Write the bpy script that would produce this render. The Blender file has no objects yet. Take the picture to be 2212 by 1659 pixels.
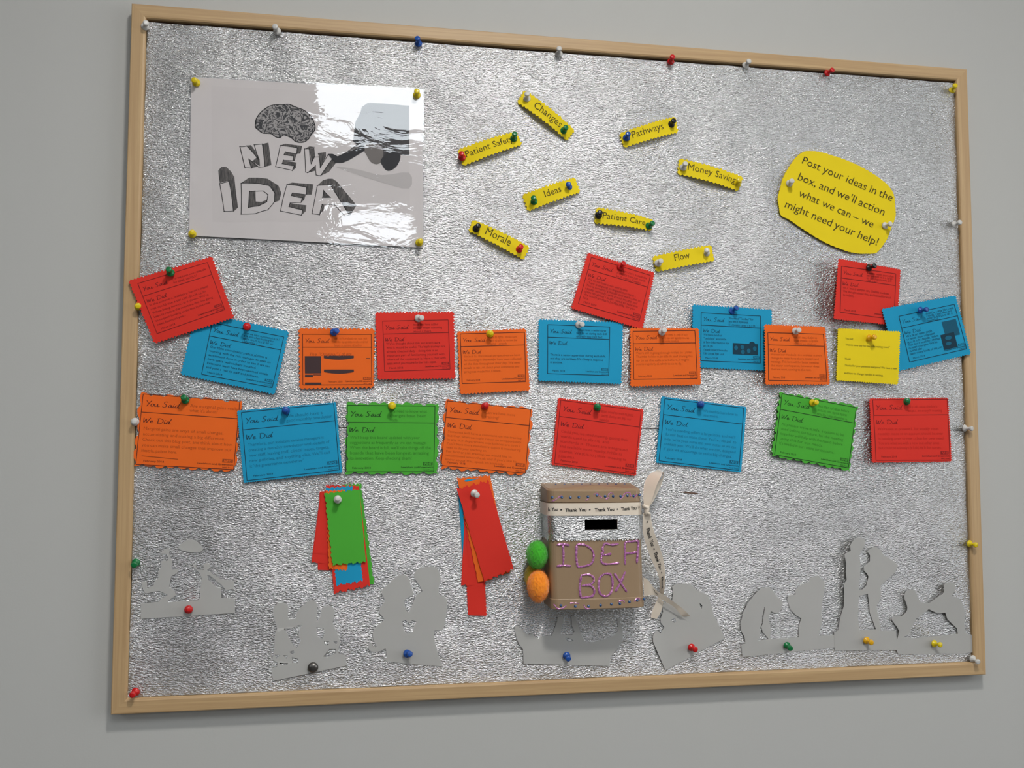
import bpy, bmesh, math, random, re
import numpy as np
from mathutils import Vector, Matrix

random.seed(7)
RNG = np.random.default_rng(11)
SC = bpy.context.scene
COL = SC.collection

# ------------------------------------------------------------------ camera
# wall plane: y = 0, the room lies at y < 0; board front top-left corner at x = 0, z = 1.95
ZT = 1.95                 # height of the board's top edge
FH = 0.020                # frame front, metres out from the wall
CAM = Vector((0.2899, -(1.21739 + FH), ZT - 0.56845))
C_RIGHT = Vector((0.98537541, -0.17039035, 0.00155855))
C_UP = Vector((-0.01267265, -0.06415923, 0.99785921))
C_BACK = Vector((-0.16992559, -0.98328568, -0.06538022))
FPX = 1978.914
cam_d = bpy.data.cameras.new('camera')
cam_d.sensor_width = 36.0
cam_d.lens = FPX / 2212 * 36.0
cam_d.clip_start = 0.05
cam = bpy.data.objects.new('camera', cam_d)
COL.objects.link(cam)
m3 = Matrix((C_RIGHT, C_UP, C_BACK)).transposed()
cam.matrix_world = Matrix.Translation(CAM) @ m3.to_4x4()
SC.camera = cam

# ------------------------------------------------------------------ world, exposure
wd = bpy.data.worlds.new('world')
SC.world = wd
wd.use_nodes = True
wd.node_tree.nodes['Background'].inputs[0].default_value = (0.6, 0.65, 0.7, 1)
wd.node_tree.nodes['Background'].inputs[1].default_value = 0.15
SC.view_settings.view_transform = 'Standard'
SC.view_settings.look = 'None'
SC.view_settings.gamma = 1.0
SC.view_settings.use_curve_mapping = False
SC.view_settings.exposure = 0.6
PANEL_L = 7.0             # radiance of the ceiling light panels
WINDOW_L = 2.4            # radiance of the daylit window on the right
WINDOW_C = (0.96, 0.985, 1.0)
DOWN_L = 108.0             # radiance of the round downlight in front of the board
PANEL_C = (0.92, 0.965, 1.0)


# ------------------------------------------------------------------ helpers
def P(px, py, h):
    """point h metres out from the wall seen at photo pixel (px, py)"""
    d = C_RIGHT * ((px - 1106) / FPX) - C_UP * ((py - 829.5) / FPX) - C_BACK
    k = (-h - CAM.y) / d.y
    return CAM + d * k


def PN(px, h):
    """vectorised P: px (N,2), h (N,) -> (N,3)"""
    px = np.asarray(px, float)
    r, u, b, c = (np.array(v) for v in (C_RIGHT, C_UP, C_BACK, CAM))
    d = r[None] * ((px[:, :1] - 1106) / FPX) - u[None] * ((px[:, 1:] - 829.5) / FPX) - b[None]
    k = (-np.asarray(h, float) - c[1]) / d[:, 1]
    return c[None] + d * k[:, None]


def lin(*c):
    return tuple(((v / 255) / 12.92 if v <= 10 else (((v / 255) + 0.055) / 1.055) ** 2.4) for v in c)


ORG = {}


def mk(name, verts, faces, mat, parent=None, origin=None, smooth=False, label=None, cat=None, group=None, kind=None):
    v = np.asarray(verts, float).reshape(-1, 3)
    if parent is not None:
        o0 = ORG[parent.name]
    elif origin is None:
        o0 = (v.min(0) + v.max(0)) / 2
    else:
        o0 = np.array(origin, float)
    me = bpy.data.meshes.new(name)
    me.from_pydata([tuple(p) for p in (v - o0)], [], [tuple(int(i) for i in f) for f in faces])
    me.materials.append(mat)
    if smooth:
        me.polygons.foreach_set('use_smooth', [True] * len(me.polygons))
    me.update()
    o = bpy.data.objects.new(name, me)
    COL.objects.link(o)
    if parent is not None:
        o.parent = parent
    else:
        o.location = o0
    ORG[o.name] = o0
    tag(o, label, cat, group, kind)
    return o


def tag(o, label=None, cat=None, group=None, kind=None):
    if label:
        o['label'] = label
    if cat:
        o['category'] = cat
    if group:
        o['group'] = group
    if kind:
        o['kind'] = kind
    return o


def empty(name, loc, label=None, cat=None, group=None, kind=None):
    o = bpy.data.objects.new(name, None)
    o.empty_display_size = 0.02
    COL.objects.link(o)
    o.location = loc
    ORG[o.name] = np.array(loc, float)
    return tag(o, label, cat, group, kind)


def box_vf(x0, x1, y0, y1, z0, z1):
    v = [(x, y, z) for x in (x0, x1) for y in (y0, y1) for z in (z0, z1)]
    f = [(0, 1, 3, 2), (4, 6, 7, 5), (0, 4, 5, 1), (2, 3, 7, 6), (0, 2, 6, 4), (1, 5, 7, 3)]
    return v, f


def merge(parts):
    V, F, n = [], [], 0
    for v, f in parts:
        V.extend([tuple(p) for p in v])
        F.extend([tuple(i + n for i in q) for q in f])
        n += len(v)
    return V, F


def lathe(prof, seg=18):
    v, f = [], []
    for r, z in prof:
        for k in range(seg):
            a = 2 * math.pi * k / seg
            v.append((r * math.cos(a), r * math.sin(a), z))
    for i in range(len(prof) - 1):
        for k in range(seg):
            a, b = i * seg + k, i * seg + (k + 1) % seg
            f.append((a, b, b + seg, a + seg))
    return v, f


def catmull(pts, n):
    pts = [np.array(p, float) for p in pts]
    if len(pts) < 3:
        return [pts[0] + (pts[-1] - pts[0]) * i / n for i in range(n + 1)]
    p = [2 * pts[0] - pts[1]] + pts + [2 * pts[-1] - pts[-2]]
    out = []
    for i in range(1, len(p) - 2):
        for k in range(n):
            t = k / n
            a, b, c, d = p[i - 1], p[i], p[i + 1], p[i + 2]
            out.append(0.5 * (2 * b + (c - a) * t + (2 * a - 5 * b + 4 * c - d) * t * t + (3 * b - a - 3 * c + d) * t ** 3))
    out.append(pts[-1])
    return out


# ------------------------------------------------------------------ materials
def new_mat(name):
    m = bpy.data.materials.new(name)
    m.use_nodes = True
    nt = m.node_tree
    return m, nt, nt.nodes['Principled BSDF']


def N(nt, kind, **kw):
    n = nt.nodes.new(kind)
    for k, v in kw.items():
        if k.startswith('i_'):
            n.inputs[k[2:].replace('_', ' ')].default_value = v
        else:
            setattr(n, k, v)
    return n


def paper(name, col, rough=0.75, bump=0.05, scale=900.0, spec=0.25):
    m, nt, b = new_mat(name)
    L = nt.links.new
    tc = N(nt, 'ShaderNodeTexCoord')
    ns = N(nt, 'ShaderNodeTexNoise', i_Scale=scale, i_Detail=3.0)
    L(tc.outputs['Object'], ns.inputs['Vector'])
    big = N(nt, 'ShaderNodeTexNoise', i_Scale=25.0, i_Detail=2.0)
    L(tc.outputs['Object'], big.inputs['Vector'])
    mx = N(nt, 'ShaderNodeMix', data_type='RGBA')
    mx.inputs[6].default_value = (*[c * 0.96 for c in col], 1)
    mx.inputs[7].default_value = (*[min(1, c * 1.04) for c in col], 1)
    L(big.outputs[0], mx.inputs[0])
    L(mx.outputs[2], b.inputs['Base Color'])
    bp = N(nt, 'ShaderNodeBump', i_Strength=bump, i_Distance=0.0006)
    L(ns.outputs[0], bp.inputs['Height'])
    L(bp.outputs[0], b.inputs['Normal'])
    b.inputs['Roughness'].default_value = rough
    b.inputs['Specular IOR Level'].default_value = spec
    return m


def plain(name, col, rough=0.5, metal=0.0, spec=0.5, coat=0.0):
    m, nt, b = new_mat(name)
    L = nt.links.new
    tc = N(nt, 'ShaderNodeTexCoord')
    ns = N(nt, 'ShaderNodeTexNoise', i_Scale=150.0, i_Detail=2.0)
    L(tc.outputs['Object'], ns.inputs['Vector'])
    mx = N(nt, 'ShaderNodeMix', data_type='RGBA')
    mx.inputs[6].default_value = (*[c * 0.95 for c in col], 1)
    mx.inputs[7].default_value = (*[min(1, c * 1.05) for c in col], 1)
    L(ns.outputs[0], mx.inputs[0])
    L(mx.outputs[2], b.inputs['Base Color'])
    b.inputs['Roughness'].default_value = rough
    b.inputs['Metallic'].default_value = metal
    b.inputs['Specular IOR Level'].default_value = spec
    b.inputs['Coat Weight'].default_value = coat
    return m


def foil_mat(name, sx=270.0, sz=640.0, strength=1.0, rot=0.16):
    m, nt, b = new_mat(name)
    L = nt.links.new
    geo = N(nt, 'ShaderNodeNewGeometry')
    # slow warp so that the short creases wander
    wz = N(nt, 'ShaderNodeTexNoise', i_Scale=5.0, i_Detail=1.0)
    L(geo.outputs['Position'], wz.inputs['Vector'])
    wsc = N(nt, 'ShaderNodeVectorMath', operation='SCALE')
    wsc.inputs['Scale'].default_value = 0.02
    L(wz.outputs['Color'], wsc.inputs[0])
    add = N(nt, 'ShaderNodeVectorMath', operation='ADD')
    L(geo.outputs['Position'], add.inputs[0])
    L(wsc.outputs[0], add.inputs[1])
    mp = N(nt, 'ShaderNodeMapping')
    mp.inputs['Rotation'].default_value = (0, rot, 0)
    L(add.outputs[0], mp.inputs['Vector'])
    mp2 = N(nt, 'ShaderNodeMapping')
    mp2.inputs['Scale'].default_value = (sx, sz * 0.5, sz)
    L(mp.outputs[0], mp2.inputs['Vector'])
    n1 = N(nt, 'ShaderNodeTexNoise', i_Scale=1.0, i_Detail=2.5, i_Roughness=0.62, i_Distortion=0.35)
    L(mp2.outputs[0], n1.inputs['Vector'])
    lo = N(nt, 'ShaderNodeTexNoise', i_Scale=6.0, i_Detail=2.5)
    L(geo.outputs['Position'], lo.inputs['Vector'])
    b0 = N(nt, 'ShaderNodeBump', i_Strength=1.0, i_Distance=0.016)
    L(lo.outputs[0], b0.inputs['Height'])
    b1 = N(nt, 'ShaderNodeBump', i_Strength=strength, i_Distance=0.0019)
    L(n1.outputs[0], b1.inputs['Height'])
    L(b0.outputs[0], b1.inputs['Normal'])
    L(b1.outputs[0], b.inputs['Normal'])
    b.inputs['Base Color'].default_value = (0.62, 0.62, 0.617, 1)
    b.inputs['Metallic'].default_value = 1.0
    b.inputs['Roughness'].default_value = 0.27
    return m


def wood_mat(name):
    m, nt, b = new_mat(name)
    L = nt.links.new
    tc = N(nt, 'ShaderNodeTexCoord')
    mp = N(nt, 'ShaderNodeMapping')
    mp.inputs['Scale'].default_value = (4.0, 160.0, 160.0)
    L(tc.outputs['Object'], mp.inputs['Vector'])
    n1 = N(nt, 'ShaderNodeTexNoise', i_Scale=1.0, i_Detail=4.0, i_Roughness=0.6, i_Distortion=1.2)
    L(mp.outputs[0], n1.inputs['Vector'])
    n2 = N(nt, 'ShaderNodeTexNoise', i_Scale=3.0, i_Detail=2.0)
    L(tc.outputs['Object'], n2.inputs['Vector'])
    ad = N(nt, 'ShaderNodeMath', operation='MULTIPLY_ADD')
    ad.inputs[1].default_value = 0.35
    L(n2.outputs[0], ad.inputs[0])
    L(n1.outputs[0], ad.inputs[2])
    cr = N(nt, 'ShaderNodeValToRGB')
    cr.color_ramp.elements[0].position = 0.40
    cr.color_ramp.elements[0].color = (*lin(172, 139, 98), 1)
    cr.color_ramp.elements[1].position = 0.95
    cr.color_ramp.elements[1].color = (*lin(200, 168, 124), 1)
    L(ad.outputs[0], cr.inputs[0])
    L(cr.outputs[0], b.inputs['Base Color'])
    bp = N(nt, 'ShaderNodeBump', i_Strength=0.15, i_Distance=0.0004)
    L(n1.outputs[0], bp.inputs['Height'])
    L(bp.outputs[0], b.inputs['Normal'])
    b.inputs['Roughness'].default_value = 0.5
    return m


def paint_mat(name, col, rough=0.8):
    m, nt, b = new_mat(name)
    L = nt.links.new
    tc = N(nt, 'ShaderNodeTexCoord')
    ns = N(nt, 'ShaderNodeTexNoise', i_Scale=420.0, i_Detail=3.0)
    L(tc.outputs['Object'], ns.inputs['Vector'])
    bp = N(nt, 'ShaderNodeBump', i_Strength=0.12, i_Distance=0.0005)
    L(ns.outputs[0], bp.inputs['Height'])
    L(bp.outputs[0], b.inputs['Normal'])
    b.inputs['Base Color'].default_value = (*col, 1)
    b.inputs['Roughness'].default_value = rough
    b.inputs['Specular IOR Level'].default_value = 0.2
    return m


def emit_mat(name, col, strength):
    m = bpy.data.materials.new(name)
    m.use_nodes = True
    nt = m.node_tree
    nt.nodes.clear()
    e = N(nt, 'ShaderNodeEmission')
    e.inputs[0].default_value = (*col, 1)
    e.inputs[1].default_value = strength
    o = N(nt, 'ShaderNodeOutputMaterial')
    nt.links.new(e.outputs[0], o.inputs[0])
    return m


def laminate_mat():
    m = bpy.data.materials.new('clear_laminate')
    m.use_nodes = True
    nt = m.node_tree
    nt.nodes.clear()
    L = nt.links.new
    geo = N(nt, 'ShaderNodeNewGeometry')
    mp = N(nt, 'ShaderNodeMapping')
    mp.inputs['Scale'].default_value = (14.0, 30.0, 38.0)
    L(geo.outputs['Position'], mp.inputs['Vector'])
    n1 = N(nt, 'ShaderNodeTexNoise', i_Scale=1.0, i_Detail=4.0, i_Roughness=0.5, i_Distortion=0.5)
    L(mp.outputs[0], n1.inputs['Vector'])
    bp = N(nt, 'ShaderNodeBump', i_Strength=1.0, i_Distance=0.00055)
    L(n1.outputs[0], bp.inputs['Height'])
    fr0 = N(nt, 'ShaderNodeFresnel', i_IOR=1.62)
    fr = N(nt, 'ShaderNodeMix')           # the same small loss from the paper side of the film
    L(geo.outputs['Backfacing'], fr.inputs[0])
    L(fr0.outputs[0], fr.inputs[2])
    fr.inputs[3].default_value = 0.06
    gl = N(nt, 'ShaderNodeBsdfGlossy')
    gl.inputs['Roughness'].default_value = 0.015
    gl.inputs['Color'].default_value = (0.95, 0.98, 1, 1)
    L(bp.outputs[0], gl.inputs['Normal'])
    tr = N(nt, 'ShaderNodeBsdfTransparent')
    tr.inputs[0].default_value = (0.97, 0.97, 0.98, 1)
    mix = N(nt, 'ShaderNodeMixShader')
    L(fr.outputs[0], mix.inputs[0])
    L(tr.outputs[0], mix.inputs[1])
    L(gl.outputs[0], mix.inputs[2])
    o = N(nt, 'ShaderNodeOutputMaterial')
    L(mix.outputs[0], o.inputs[0])
    return m


def brain_mat():
    m, nt, b = new_mat('brain_print')
    L = nt.links.new
    geo = N(nt, 'ShaderNodeNewGeometry')
    n1 = N(nt, 'ShaderNodeTexNoise', i_Scale=105.0, i_Detail=1.0, i_Distortion=0.9)
    L(geo.outputs['Position'], n1.inputs['Vector'])
    mu = N(nt, 'ShaderNodeMath', operation='MULTIPLY')
    mu.inputs[1].default_value = 36.0
    L(n1.outputs[0], mu.inputs[0])
    si = N(nt, 'ShaderNodeMath', operation='SINE')
    L(mu.outputs[0], si.inputs[0])
    sb_ = N(nt, 'ShaderNodeMath', operation='MULTIPLY_ADD')
    sb_.inputs[1].default_value = 0.5
    sb_.inputs[2].default_value = 0.5
    L(si.outputs[0], sb_.inputs[0])
    si = sb_
    cr = N(nt, 'ShaderNodeValToRGB')
    cr.color_ramp.elements[0].position = 0.22
    cr.color_ramp.elements[0].color = (*lin(38, 38, 42), 1)
    cr.color_ramp.elements[1].position = 0.70
    cr.color_ramp.elements[1].color = (*lin(160, 155, 152), 1)
    L(si.outputs[0], cr.inputs[0])
    L(cr.outputs[0], b.inputs['Base Color'])
    b.inputs['Roughness'].default_value = 0.6
    return m


def hatch_mat():
    m, nt, b = new_mat('pencil_hatch')
    L = nt.links.new
    geo = N(nt, 'ShaderNodeNewGeometry')
    mp = N(nt, 'ShaderNodeMapping')
    mp.inputs['Rotation'].default_value = (0, 0.7, 0)
    mp.inputs['Scale'].default_value = (900.0, 200.0, 120.0)
    L(geo.outputs['Position'], mp.inputs['Vector'])
    n1 = N(nt, 'ShaderNodeTexNoise', i_Scale=1.0, i_Detail=2.0)
    L(mp.outputs[0], n1.inputs['Vector'])
    cr = N(nt, 'ShaderNodeValToRGB')
    cr.color_ramp.elements[0].position = 0.35
    cr.color_ramp.elements[0].color = (*lin(50, 48, 48), 1)
    cr.color_ramp.elements[1].position = 0.75
    cr.color_ramp.elements[1].color = (*lin(118, 112, 108), 1)
    L(n1.outputs[0], cr.inputs[0])
    L(cr.outputs[0], b.inputs['Base Color'])
    b.inputs['Roughness'].default_value = 0.7
    return m


def glitter_mat():
    m, nt, b = new_mat('pink_glitter_glue')
    L = nt.links.new
    tc = N(nt, 'ShaderNodeTexCoord')
    vo = N(nt, 'ShaderNodeTexVoronoi', i_Scale=900.0)
    L(tc.outputs['Object'], vo.inputs['Vector'])
    cr_ = N(nt, 'ShaderNodeValToRGB')
    cr_.color_ramp.elements[0].color = (*lin(158, 70, 150), 1)
    cr_.color_ramp.elements[1].color = (*lin(222, 160, 205), 1)
    L(vo.outputs['Color'], cr_.inputs[0])
    L(cr_.outputs[0], b.inputs['Base Color'])
    bp = N(nt, 'ShaderNodeBump', i_Strength=1.0, i_Distance=0.0006)
    L(vo.outputs['Color'], bp.inputs['Height'])
    L(bp.outputs[0], b.inputs['Normal'])
    b.inputs['Metallic'].default_value = 0.3
    b.inputs['Roughness'].default_value = 0.25
    return m


CARD_COL = {'red': lin(218, 50, 38), 'orange': lin(236, 103, 30), 'blue': lin(26, 150, 192),
            'green': lin(74, 168, 52), 'yellow': lin(234, 207, 24)}
MP = {k: paper(k + '_paper', c) for k, c in CARD_COL.items()}


def mixc(a, b, t):
    return tuple(x * (1 - t) + y * t for x, y in zip(a, b))


INK_MATS = {}


def ink(colour, t):
    key = (colour, round(t, 2))
    if key not in INK_MATS:
        INK_MATS[key] = plain('ink_on_%s_%d' % (colour, int(t * 100)), mixc(CARD_COL[colour], (0.012, 0.012, 0.016), t), 0.8, spec=0.2)
    return INK_MATS[key]


M_WALL = paint_mat('grey_wall_paint', (0.50, 0.495, 0.472))
M_FLOOR = paint_mat('floor_vinyl', (0.15, 0.15, 0.15), 0.5)
M_CEIL = paint_mat('ceiling_tile_white', (0.80, 0.80, 0.79))
M_DARKWALL = paint_mat('room_wall_paint', (0.20, 0.20, 0.195))
M_FOIL = foil_mat('silver_foil')
M_FOILB = foil_mat('silver_foil_small', sx=250.0, sz=560.0, strength=0.9)
M_WOOD = wood_mat('pale_beech')
M_PANEL = paper('dark_cork', lin(70, 48, 38), 0.9, 0.4, 500)
M_GREY = paper('grey_cut_paper', lin(176, 174, 170), 0.6, 0.03, spec=0.35)
M_LAM = laminate_mat()
M_INK = plain('black_ink', lin(30, 29, 30), 0.7, spec=0.25)
M_PRINTBG = paper('poster_print', lin(214, 207, 204), 0.6, 0.02)
M_PRINTPIC = paper('poster_picture_ground', lin(211, 204, 201), 0.6, 0.02)
M_PRINTSH = paper('poster_soft_grey', lin(190, 184, 181), 0.6, 0.02)
M_HAND1 = paper('poster_hand_grey', lin(118, 112, 108), 0.6, 0.02)
M_HAND2 = paper('poster_hand_dark', lin(66, 63, 64), 0.6, 0.02)
M_HAND3 = paper('poster_pencil_dark', lin(45, 44, 47), 0.6, 0.02)
M_BRAIN = brain_mat()
M_HATCH = hatch_mat()
M_STEEL = plain('pin_steel', (0.6, 0.6, 0.6), 0.3, 1.0)
M_TACK = plain('tarnished_steel', (0.16, 0.15, 0.14), 0.38, 1.0)
PIN_COL = {'red': lin(200, 22, 24), 'green': lin(10, 112, 58), 'blue': lin(28, 78, 158), 'yellow': lin(222, 196, 20),
           'white': lin(206, 203, 198), 'black': lin(26, 26, 28), 'amber': lin(226, 168, 14)}
M_PIN = {k: plain(k + '_pin_plastic', c, 0.28, spec=0.5) for k, c in PIN_COL.items()}
M_BROWN = paper('brown_parcel_paper', lin(152, 127, 99), 0.42, 0.12, 300, spec=0.5)
M_BLACKIN = plain('box_inside', (0.004, 0.004, 0.004), 0.9, spec=0.0)  # near-black colour stands in for the shade inside the closed box
M_RIBBON = paper('cream_satin', lin(228, 214, 196), 0.38, 0.05, 1200, spec=0.45)
M_GLITTER = glitter_mat()
M_GEM = plain('blue_gem', lin(16, 70, 122), 0.12, 0.0, spec=0.8, coat=1.0)
M_PALEDIFF = emit_mat('light_diffuser', PANEL_C, PANEL_L)
M_DOWN = emit_mat('downlight_lens', (1.0, 0.985, 0.955), DOWN_L)
M_DAY = emit_mat('daylit_pane', WINDOW_C, WINDOW_L)
M_LFRAME = plain('light_frame_white', (0.7, 0.7, 0.7), 0.4)
M_TEAR = plain('torn_foil_core', lin(96, 72, 58), 0.9)


def pom_mat(name, col):
    m, nt, b = new_mat(name)
    b.inputs['Base Color'].default_value = (*col, 1)
    b.inputs['Roughness'].default_value = 0.9
    b.inputs['Sheen Weight'].default_value = 0.4
    b.inputs['Sheen Roughness'].default_value = 0.5
    tc = N(nt, 'ShaderNodeTexCoord')
    ns = N(nt, 'ShaderNodeTexNoise', i_Scale=500.0, i_Detail=2.0)
    nt.links.new(tc.outputs['Object'], ns.inputs['Vector'])
    bp = N(nt, 'ShaderNodeBump', i_Strength=0.4, i_Distance=0.0008)
    nt.links.new(ns.outputs[0], bp.inputs['Height'])
    nt.links.new(bp.outputs[0], b.inputs['Normal'])
    return m


# ------------------------------------------------------------------ room shell
RX0, RX1, RY, RZ = -2.6, 3.6, -7.4, 2.75
for nm, bx, mt in (('wall_back', (RX0, RX1, 0.0, 0.12, 0, RZ), M_WALL),
                   ('wall_front', (RX0, RX1, RY - 0.12, RY, 0, RZ), M_DARKWALL),
                   ('wall_left', (RX0 - 0.12, RX0, RY - 0.12, 0.12, 0, RZ), M_DARKWALL),
                   ('wall_right', (RX1, RX1 + 0.12, RY - 0.12, 0.12, 0, RZ), M_DARKWALL),
                   ('floor', (RX0 - 0.12, RX1 + 0.12, RY - 0.12, 0.12, -0.1, 0), M_FLOOR),
                   ('ceiling', (RX0 - 0.12, RX1 + 0.12, RY - 0.12, 0.12, RZ, RZ + 0.1), M_CEIL)):
    v, f = box_vf(*bx)
    mk(nm, v, f, mt, kind='structure')

# ceiling light panels, three columns by two rows
PANELS = [(cx, cy) for cx in (-2.05, 0.42, 2.95) for cy in (-2.27, -4.80)]
ROWN = {-2.27: 'row nearer the board wall', -4.80: 'row farther from the board wall'}
COLN = {-2.05: 'left of the board', 0.42: 'straight behind the photographer', 2.95: 'right of the board'}
for cx, cy in PANELS:
    t = empty('ceiling_light', (cx, cy, RZ), 'flat ceiling light panel, ' + ROWN[cy] + ', ' + COLN[cx], 'light', 'ceiling light panels')
    w, l, fr = 0.30, 0.52, 0.02
    rails = [box_vf(cx - w, cx + w, cy - l, cy - l + fr, RZ - 0.03, RZ), box_vf(cx - w, cx + w, cy + l - fr, cy + l, RZ - 0.03, RZ),
             box_vf(cx - w, cx - w + fr, cy - l + fr, cy + l - fr, RZ - 0.03, RZ), box_vf(cx + w - fr, cx + w, cy - l + fr, cy + l - fr, RZ - 0.03, RZ)]
    mk('frame', *merge(rails), M_LFRAME, parent=t)
    v, f = box_vf(cx - w + fr, cx + w - fr, cy - l + fr, cy + l - fr, RZ - 0.02, RZ - 0.012)
    mk('diffuser', v, f, M_PALEDIFF, parent=t)

dl = empty('downlight', (0.62, -1.25, RZ), 'round ceiling downlight just in front of the board', 'light')
v, f = lathe([(0.125, 0.0), (0.15, 0.0), (0.15, -0.012), (0.14, -0.022), (0.122, -0.022), (0.122, -0.004)], 32)
mk('trim_ring', [(0.62 + a, -1.25 + b, RZ + c) for a, b, c in v], f, M_LFRAME, parent=dl)
v, f = lathe([(0.0, -0.012), (0.06, -0.012), (0.121, -0.010)], 32)
mk('lens', [(0.62 + a, -1.25 + b, RZ + c) for a, b, c in v], f, M_DOWN, parent=dl)

# daylight window in the right-hand wall
WY0, WY1, WZ0, WZ1 = -3.0, -0.9, 0.95, 2.35
win = empty('window_1', (RX1, (WY0 + WY1) / 2, WZ0), kind='structure')
fr_ = [box_vf(RX1 - 0.05, RX1, WY0, WY1, WZ0, WZ0 + 0.06), box_vf(RX1 - 0.05, RX1, WY0, WY1, WZ1 - 0.06, WZ1),
       box_vf(RX1 - 0.05, RX1, WY0, WY0 + 0.06, WZ0 + 0.06, WZ1 - 0.06), box_vf(RX1 - 0.05, RX1, WY1 - 0.06, WY1, WZ0 + 0.06, WZ1 - 0.06),
       box_vf(RX1 - 0.05, RX1, (WY0 + WY1) / 2 - 0.03, (WY0 + WY1) / 2 + 0.03, WZ0 + 0.06, WZ1 - 0.06)]
mk('window_frame', *merge(fr_), M_LFRAME, parent=win)
v, f = box_vf(RX1 - 0.09, RX1, WY0 - 0.05, WY1 + 0.05, WZ0 - 0.03, WZ0)
mk('window_sill', v, f, M_LFRAME, parent=win)
ym = (WY0 + WY1) / 2
for ya, yb in ((WY0 + 0.06, ym - 0.03), (ym + 0.03, WY1 - 0.06)):
    v, f = box_vf(RX1 - 0.02, RX1 - 0.01, ya, yb, WZ0 + 0.06, WZ1 - 0.06)
    mk('pane', v, f, M_DAY, parent=win)

# ------------------------------------------------------------------ pin board
BW, BH, RW = 1.2, 0.9016, 0.0185
board = empty('pin_board', (BW / 2, 0, ZT - BH), 'large pin board with pale wooden frame and silver covering on grey wall', 'pin board')
v, f = box_vf(0.012, BW - 0.012, -0.0112, -0.001, ZT - BH + 0.012, ZT - 0.012)
mk('panel', v, f, M_PANEL, parent=board)


def rail(length, org, ax, inward):
    """mitred frame rail: local X along the rail, local Y inward, local Z out from the wall"""
    prof = [(0, 0.0005), (0, FH - 0.0015), (0.0005, FH - 0.0005), (0.0015, FH), (RW - 0.003, FH), (RW - 0.001, FH - 0.0008), (RW, FH - 0.0025), (RW, 0.0005)]
    vs, fs = [], []
    n = len(prof)
    for e in (0, 1):
        for d, z in prof:
            vs.append(((d if e == 0 else length - d) - length / 2, d, z))
    for i in range(n):
        j = (i + 1) % n
        fs.append((i, j, n + j, n + i))
    fs.append(tuple(range(n - 1, -1, -1)))
    fs.append(tuple(range(n, 2 * n)))
    me = bpy.data.meshes.new('frame_rail')
    me.from_pydata(vs, [], fs)
    me.materials.append(M_WOOD)
    bm = bmesh.new()
    bm.from_mesh(me)
    bmesh.ops.recalc_face_normals(bm, faces=bm.faces)
    bm.to_mesh(me)
    bm.free()
    o = bpy.data.objects.new('frame_rail', me)
    COL.objects.link(o)
    o.parent = board
    X, Y = Vector(ax), Vector(inward)
    Z = Vector((0, -1, 0))
    mat = Matrix((X, Y, Z)).transposed().to_4x4()
    mat.translation = Vector(org) + X * (length / 2) - Vector(ORG[board.name])
    o.matrix_local = mat
    return o


rail(BW, (0, 0, ZT), (1, 0, 0), (0, 0, -1))
rail(BW, (0, 0, ZT - BH), (1, 0, 0), (0, 0, 1))
rail(BH, (0, 0, ZT - BH), (0, 0, 1), (1, 0, 0))
rail(BH, (BW, 0, ZT - BH), (0, 0, 1), (-1, 0, 0))

HF = 0.0150               # foil surface, metres out from the wall


def foil_sheet(name, x0, x1, z0, z1, h, label, seed, edge):
    nx, nz = 90, 50
    r = np.random.default_rng(seed)
    ph = r.uniform(0, 6.28, 12)
    front = []
    for j in range(nz + 1):
        for i in range(nx + 1):
            u, w = i / nx, j / nz
            x = x0 + (x1 - x0) * u
            z = z0 + (z1 - z0) * w
            e = lambda k, t: edge[k] * (0.5 * math.sin(9 * t + ph[k]) + 0.35 * math.sin(23 * t + ph[k + 4]) + 0.25 * math.sin(61 * t + ph[k + 8]))
            if i == 0:
                x += e(0, z * 3)
            if i == nx:
                x += e(1, z * 3)
            if j == 0:
                z += e(2, x * 3)
            if j == nz:
                z += e(3, x * 3)
            wob = 0.00035 * math.sin(31 * x + ph[0]) * math.sin(27 * z + ph[1]) + 0.00025 * math.sin(70 * x + 40 * z + ph[2]) + 0.0002 * math.sin(55 * z - 33 * x + ph[3])
            front.append((x, -(h + wob), z))
    vs = front + [(x, y + 0.0003, z) for x, y, z in front]
    n = len(front)
    fs = []
    for j in range(nz):
        for i in range(nx):
            a = j * (nx + 1) + i
            fs.append((a, a + 1, a + nx + 2, a + nx + 1))
            fs.append((n + a + nx + 1, n + a + nx + 2, n + a + 1, n + a))
    rim = [j * (nx + 1) for j in range(nz, 0, -1)] + list(range(nx)) + [j * (nx + 1) + nx for j in range(nz)] + [nz * (nx + 1) + i for i in range(nx, 0, -1)]
    for k in range(len(rim)):
        a, b = rim[k], rim[(k + 1) % len(rim)]
        q = len(vs)
        vs += [vs[b], vs[a], vs[n + a], vs[n + b]]
        fs.append((q, q + 1, q + 2, q + 3))
    return mk(name, vs, fs, M_FOIL, smooth=True, label=label, cat='foil sheet', group='silver foil covering the board')


zs = P(1500, 926, HF).z
fu = foil_sheet('foil_sheet', RW + 0.0005, BW - RW - 0.0012, zs, ZT - RW - 0.0028, HF, 'crinkled silver foil paper covering the upper part of the board', 3, (0.0006, 0.0016, 0.0002, 0.0004))
fl = foil_sheet('foil_sheet', RW + 0.0005, BW - RW - 0.0010, ZT - BH + RW + 0.0004, zs - 0.0008, HF - 0.0002, 'crinkled silver foil paper covering the lower part of the board, below the seam', 3, (0.0006, 0.0014, 0.0003, 0.0002))
# small slit torn in the lower foil
tear_px = [(1464, 1062.6), (1476, 1061.8), (1490, 1063), (1508, 1065), (1506, 1068), (1490, 1066.4), (1476, 1064.4)]
mk('tear', [P(x, y, HF + 0.0004) for x, y in tear_px], [tuple(range(len(tear_px)))[::-1]], M_TEAR, parent=fl)


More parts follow.
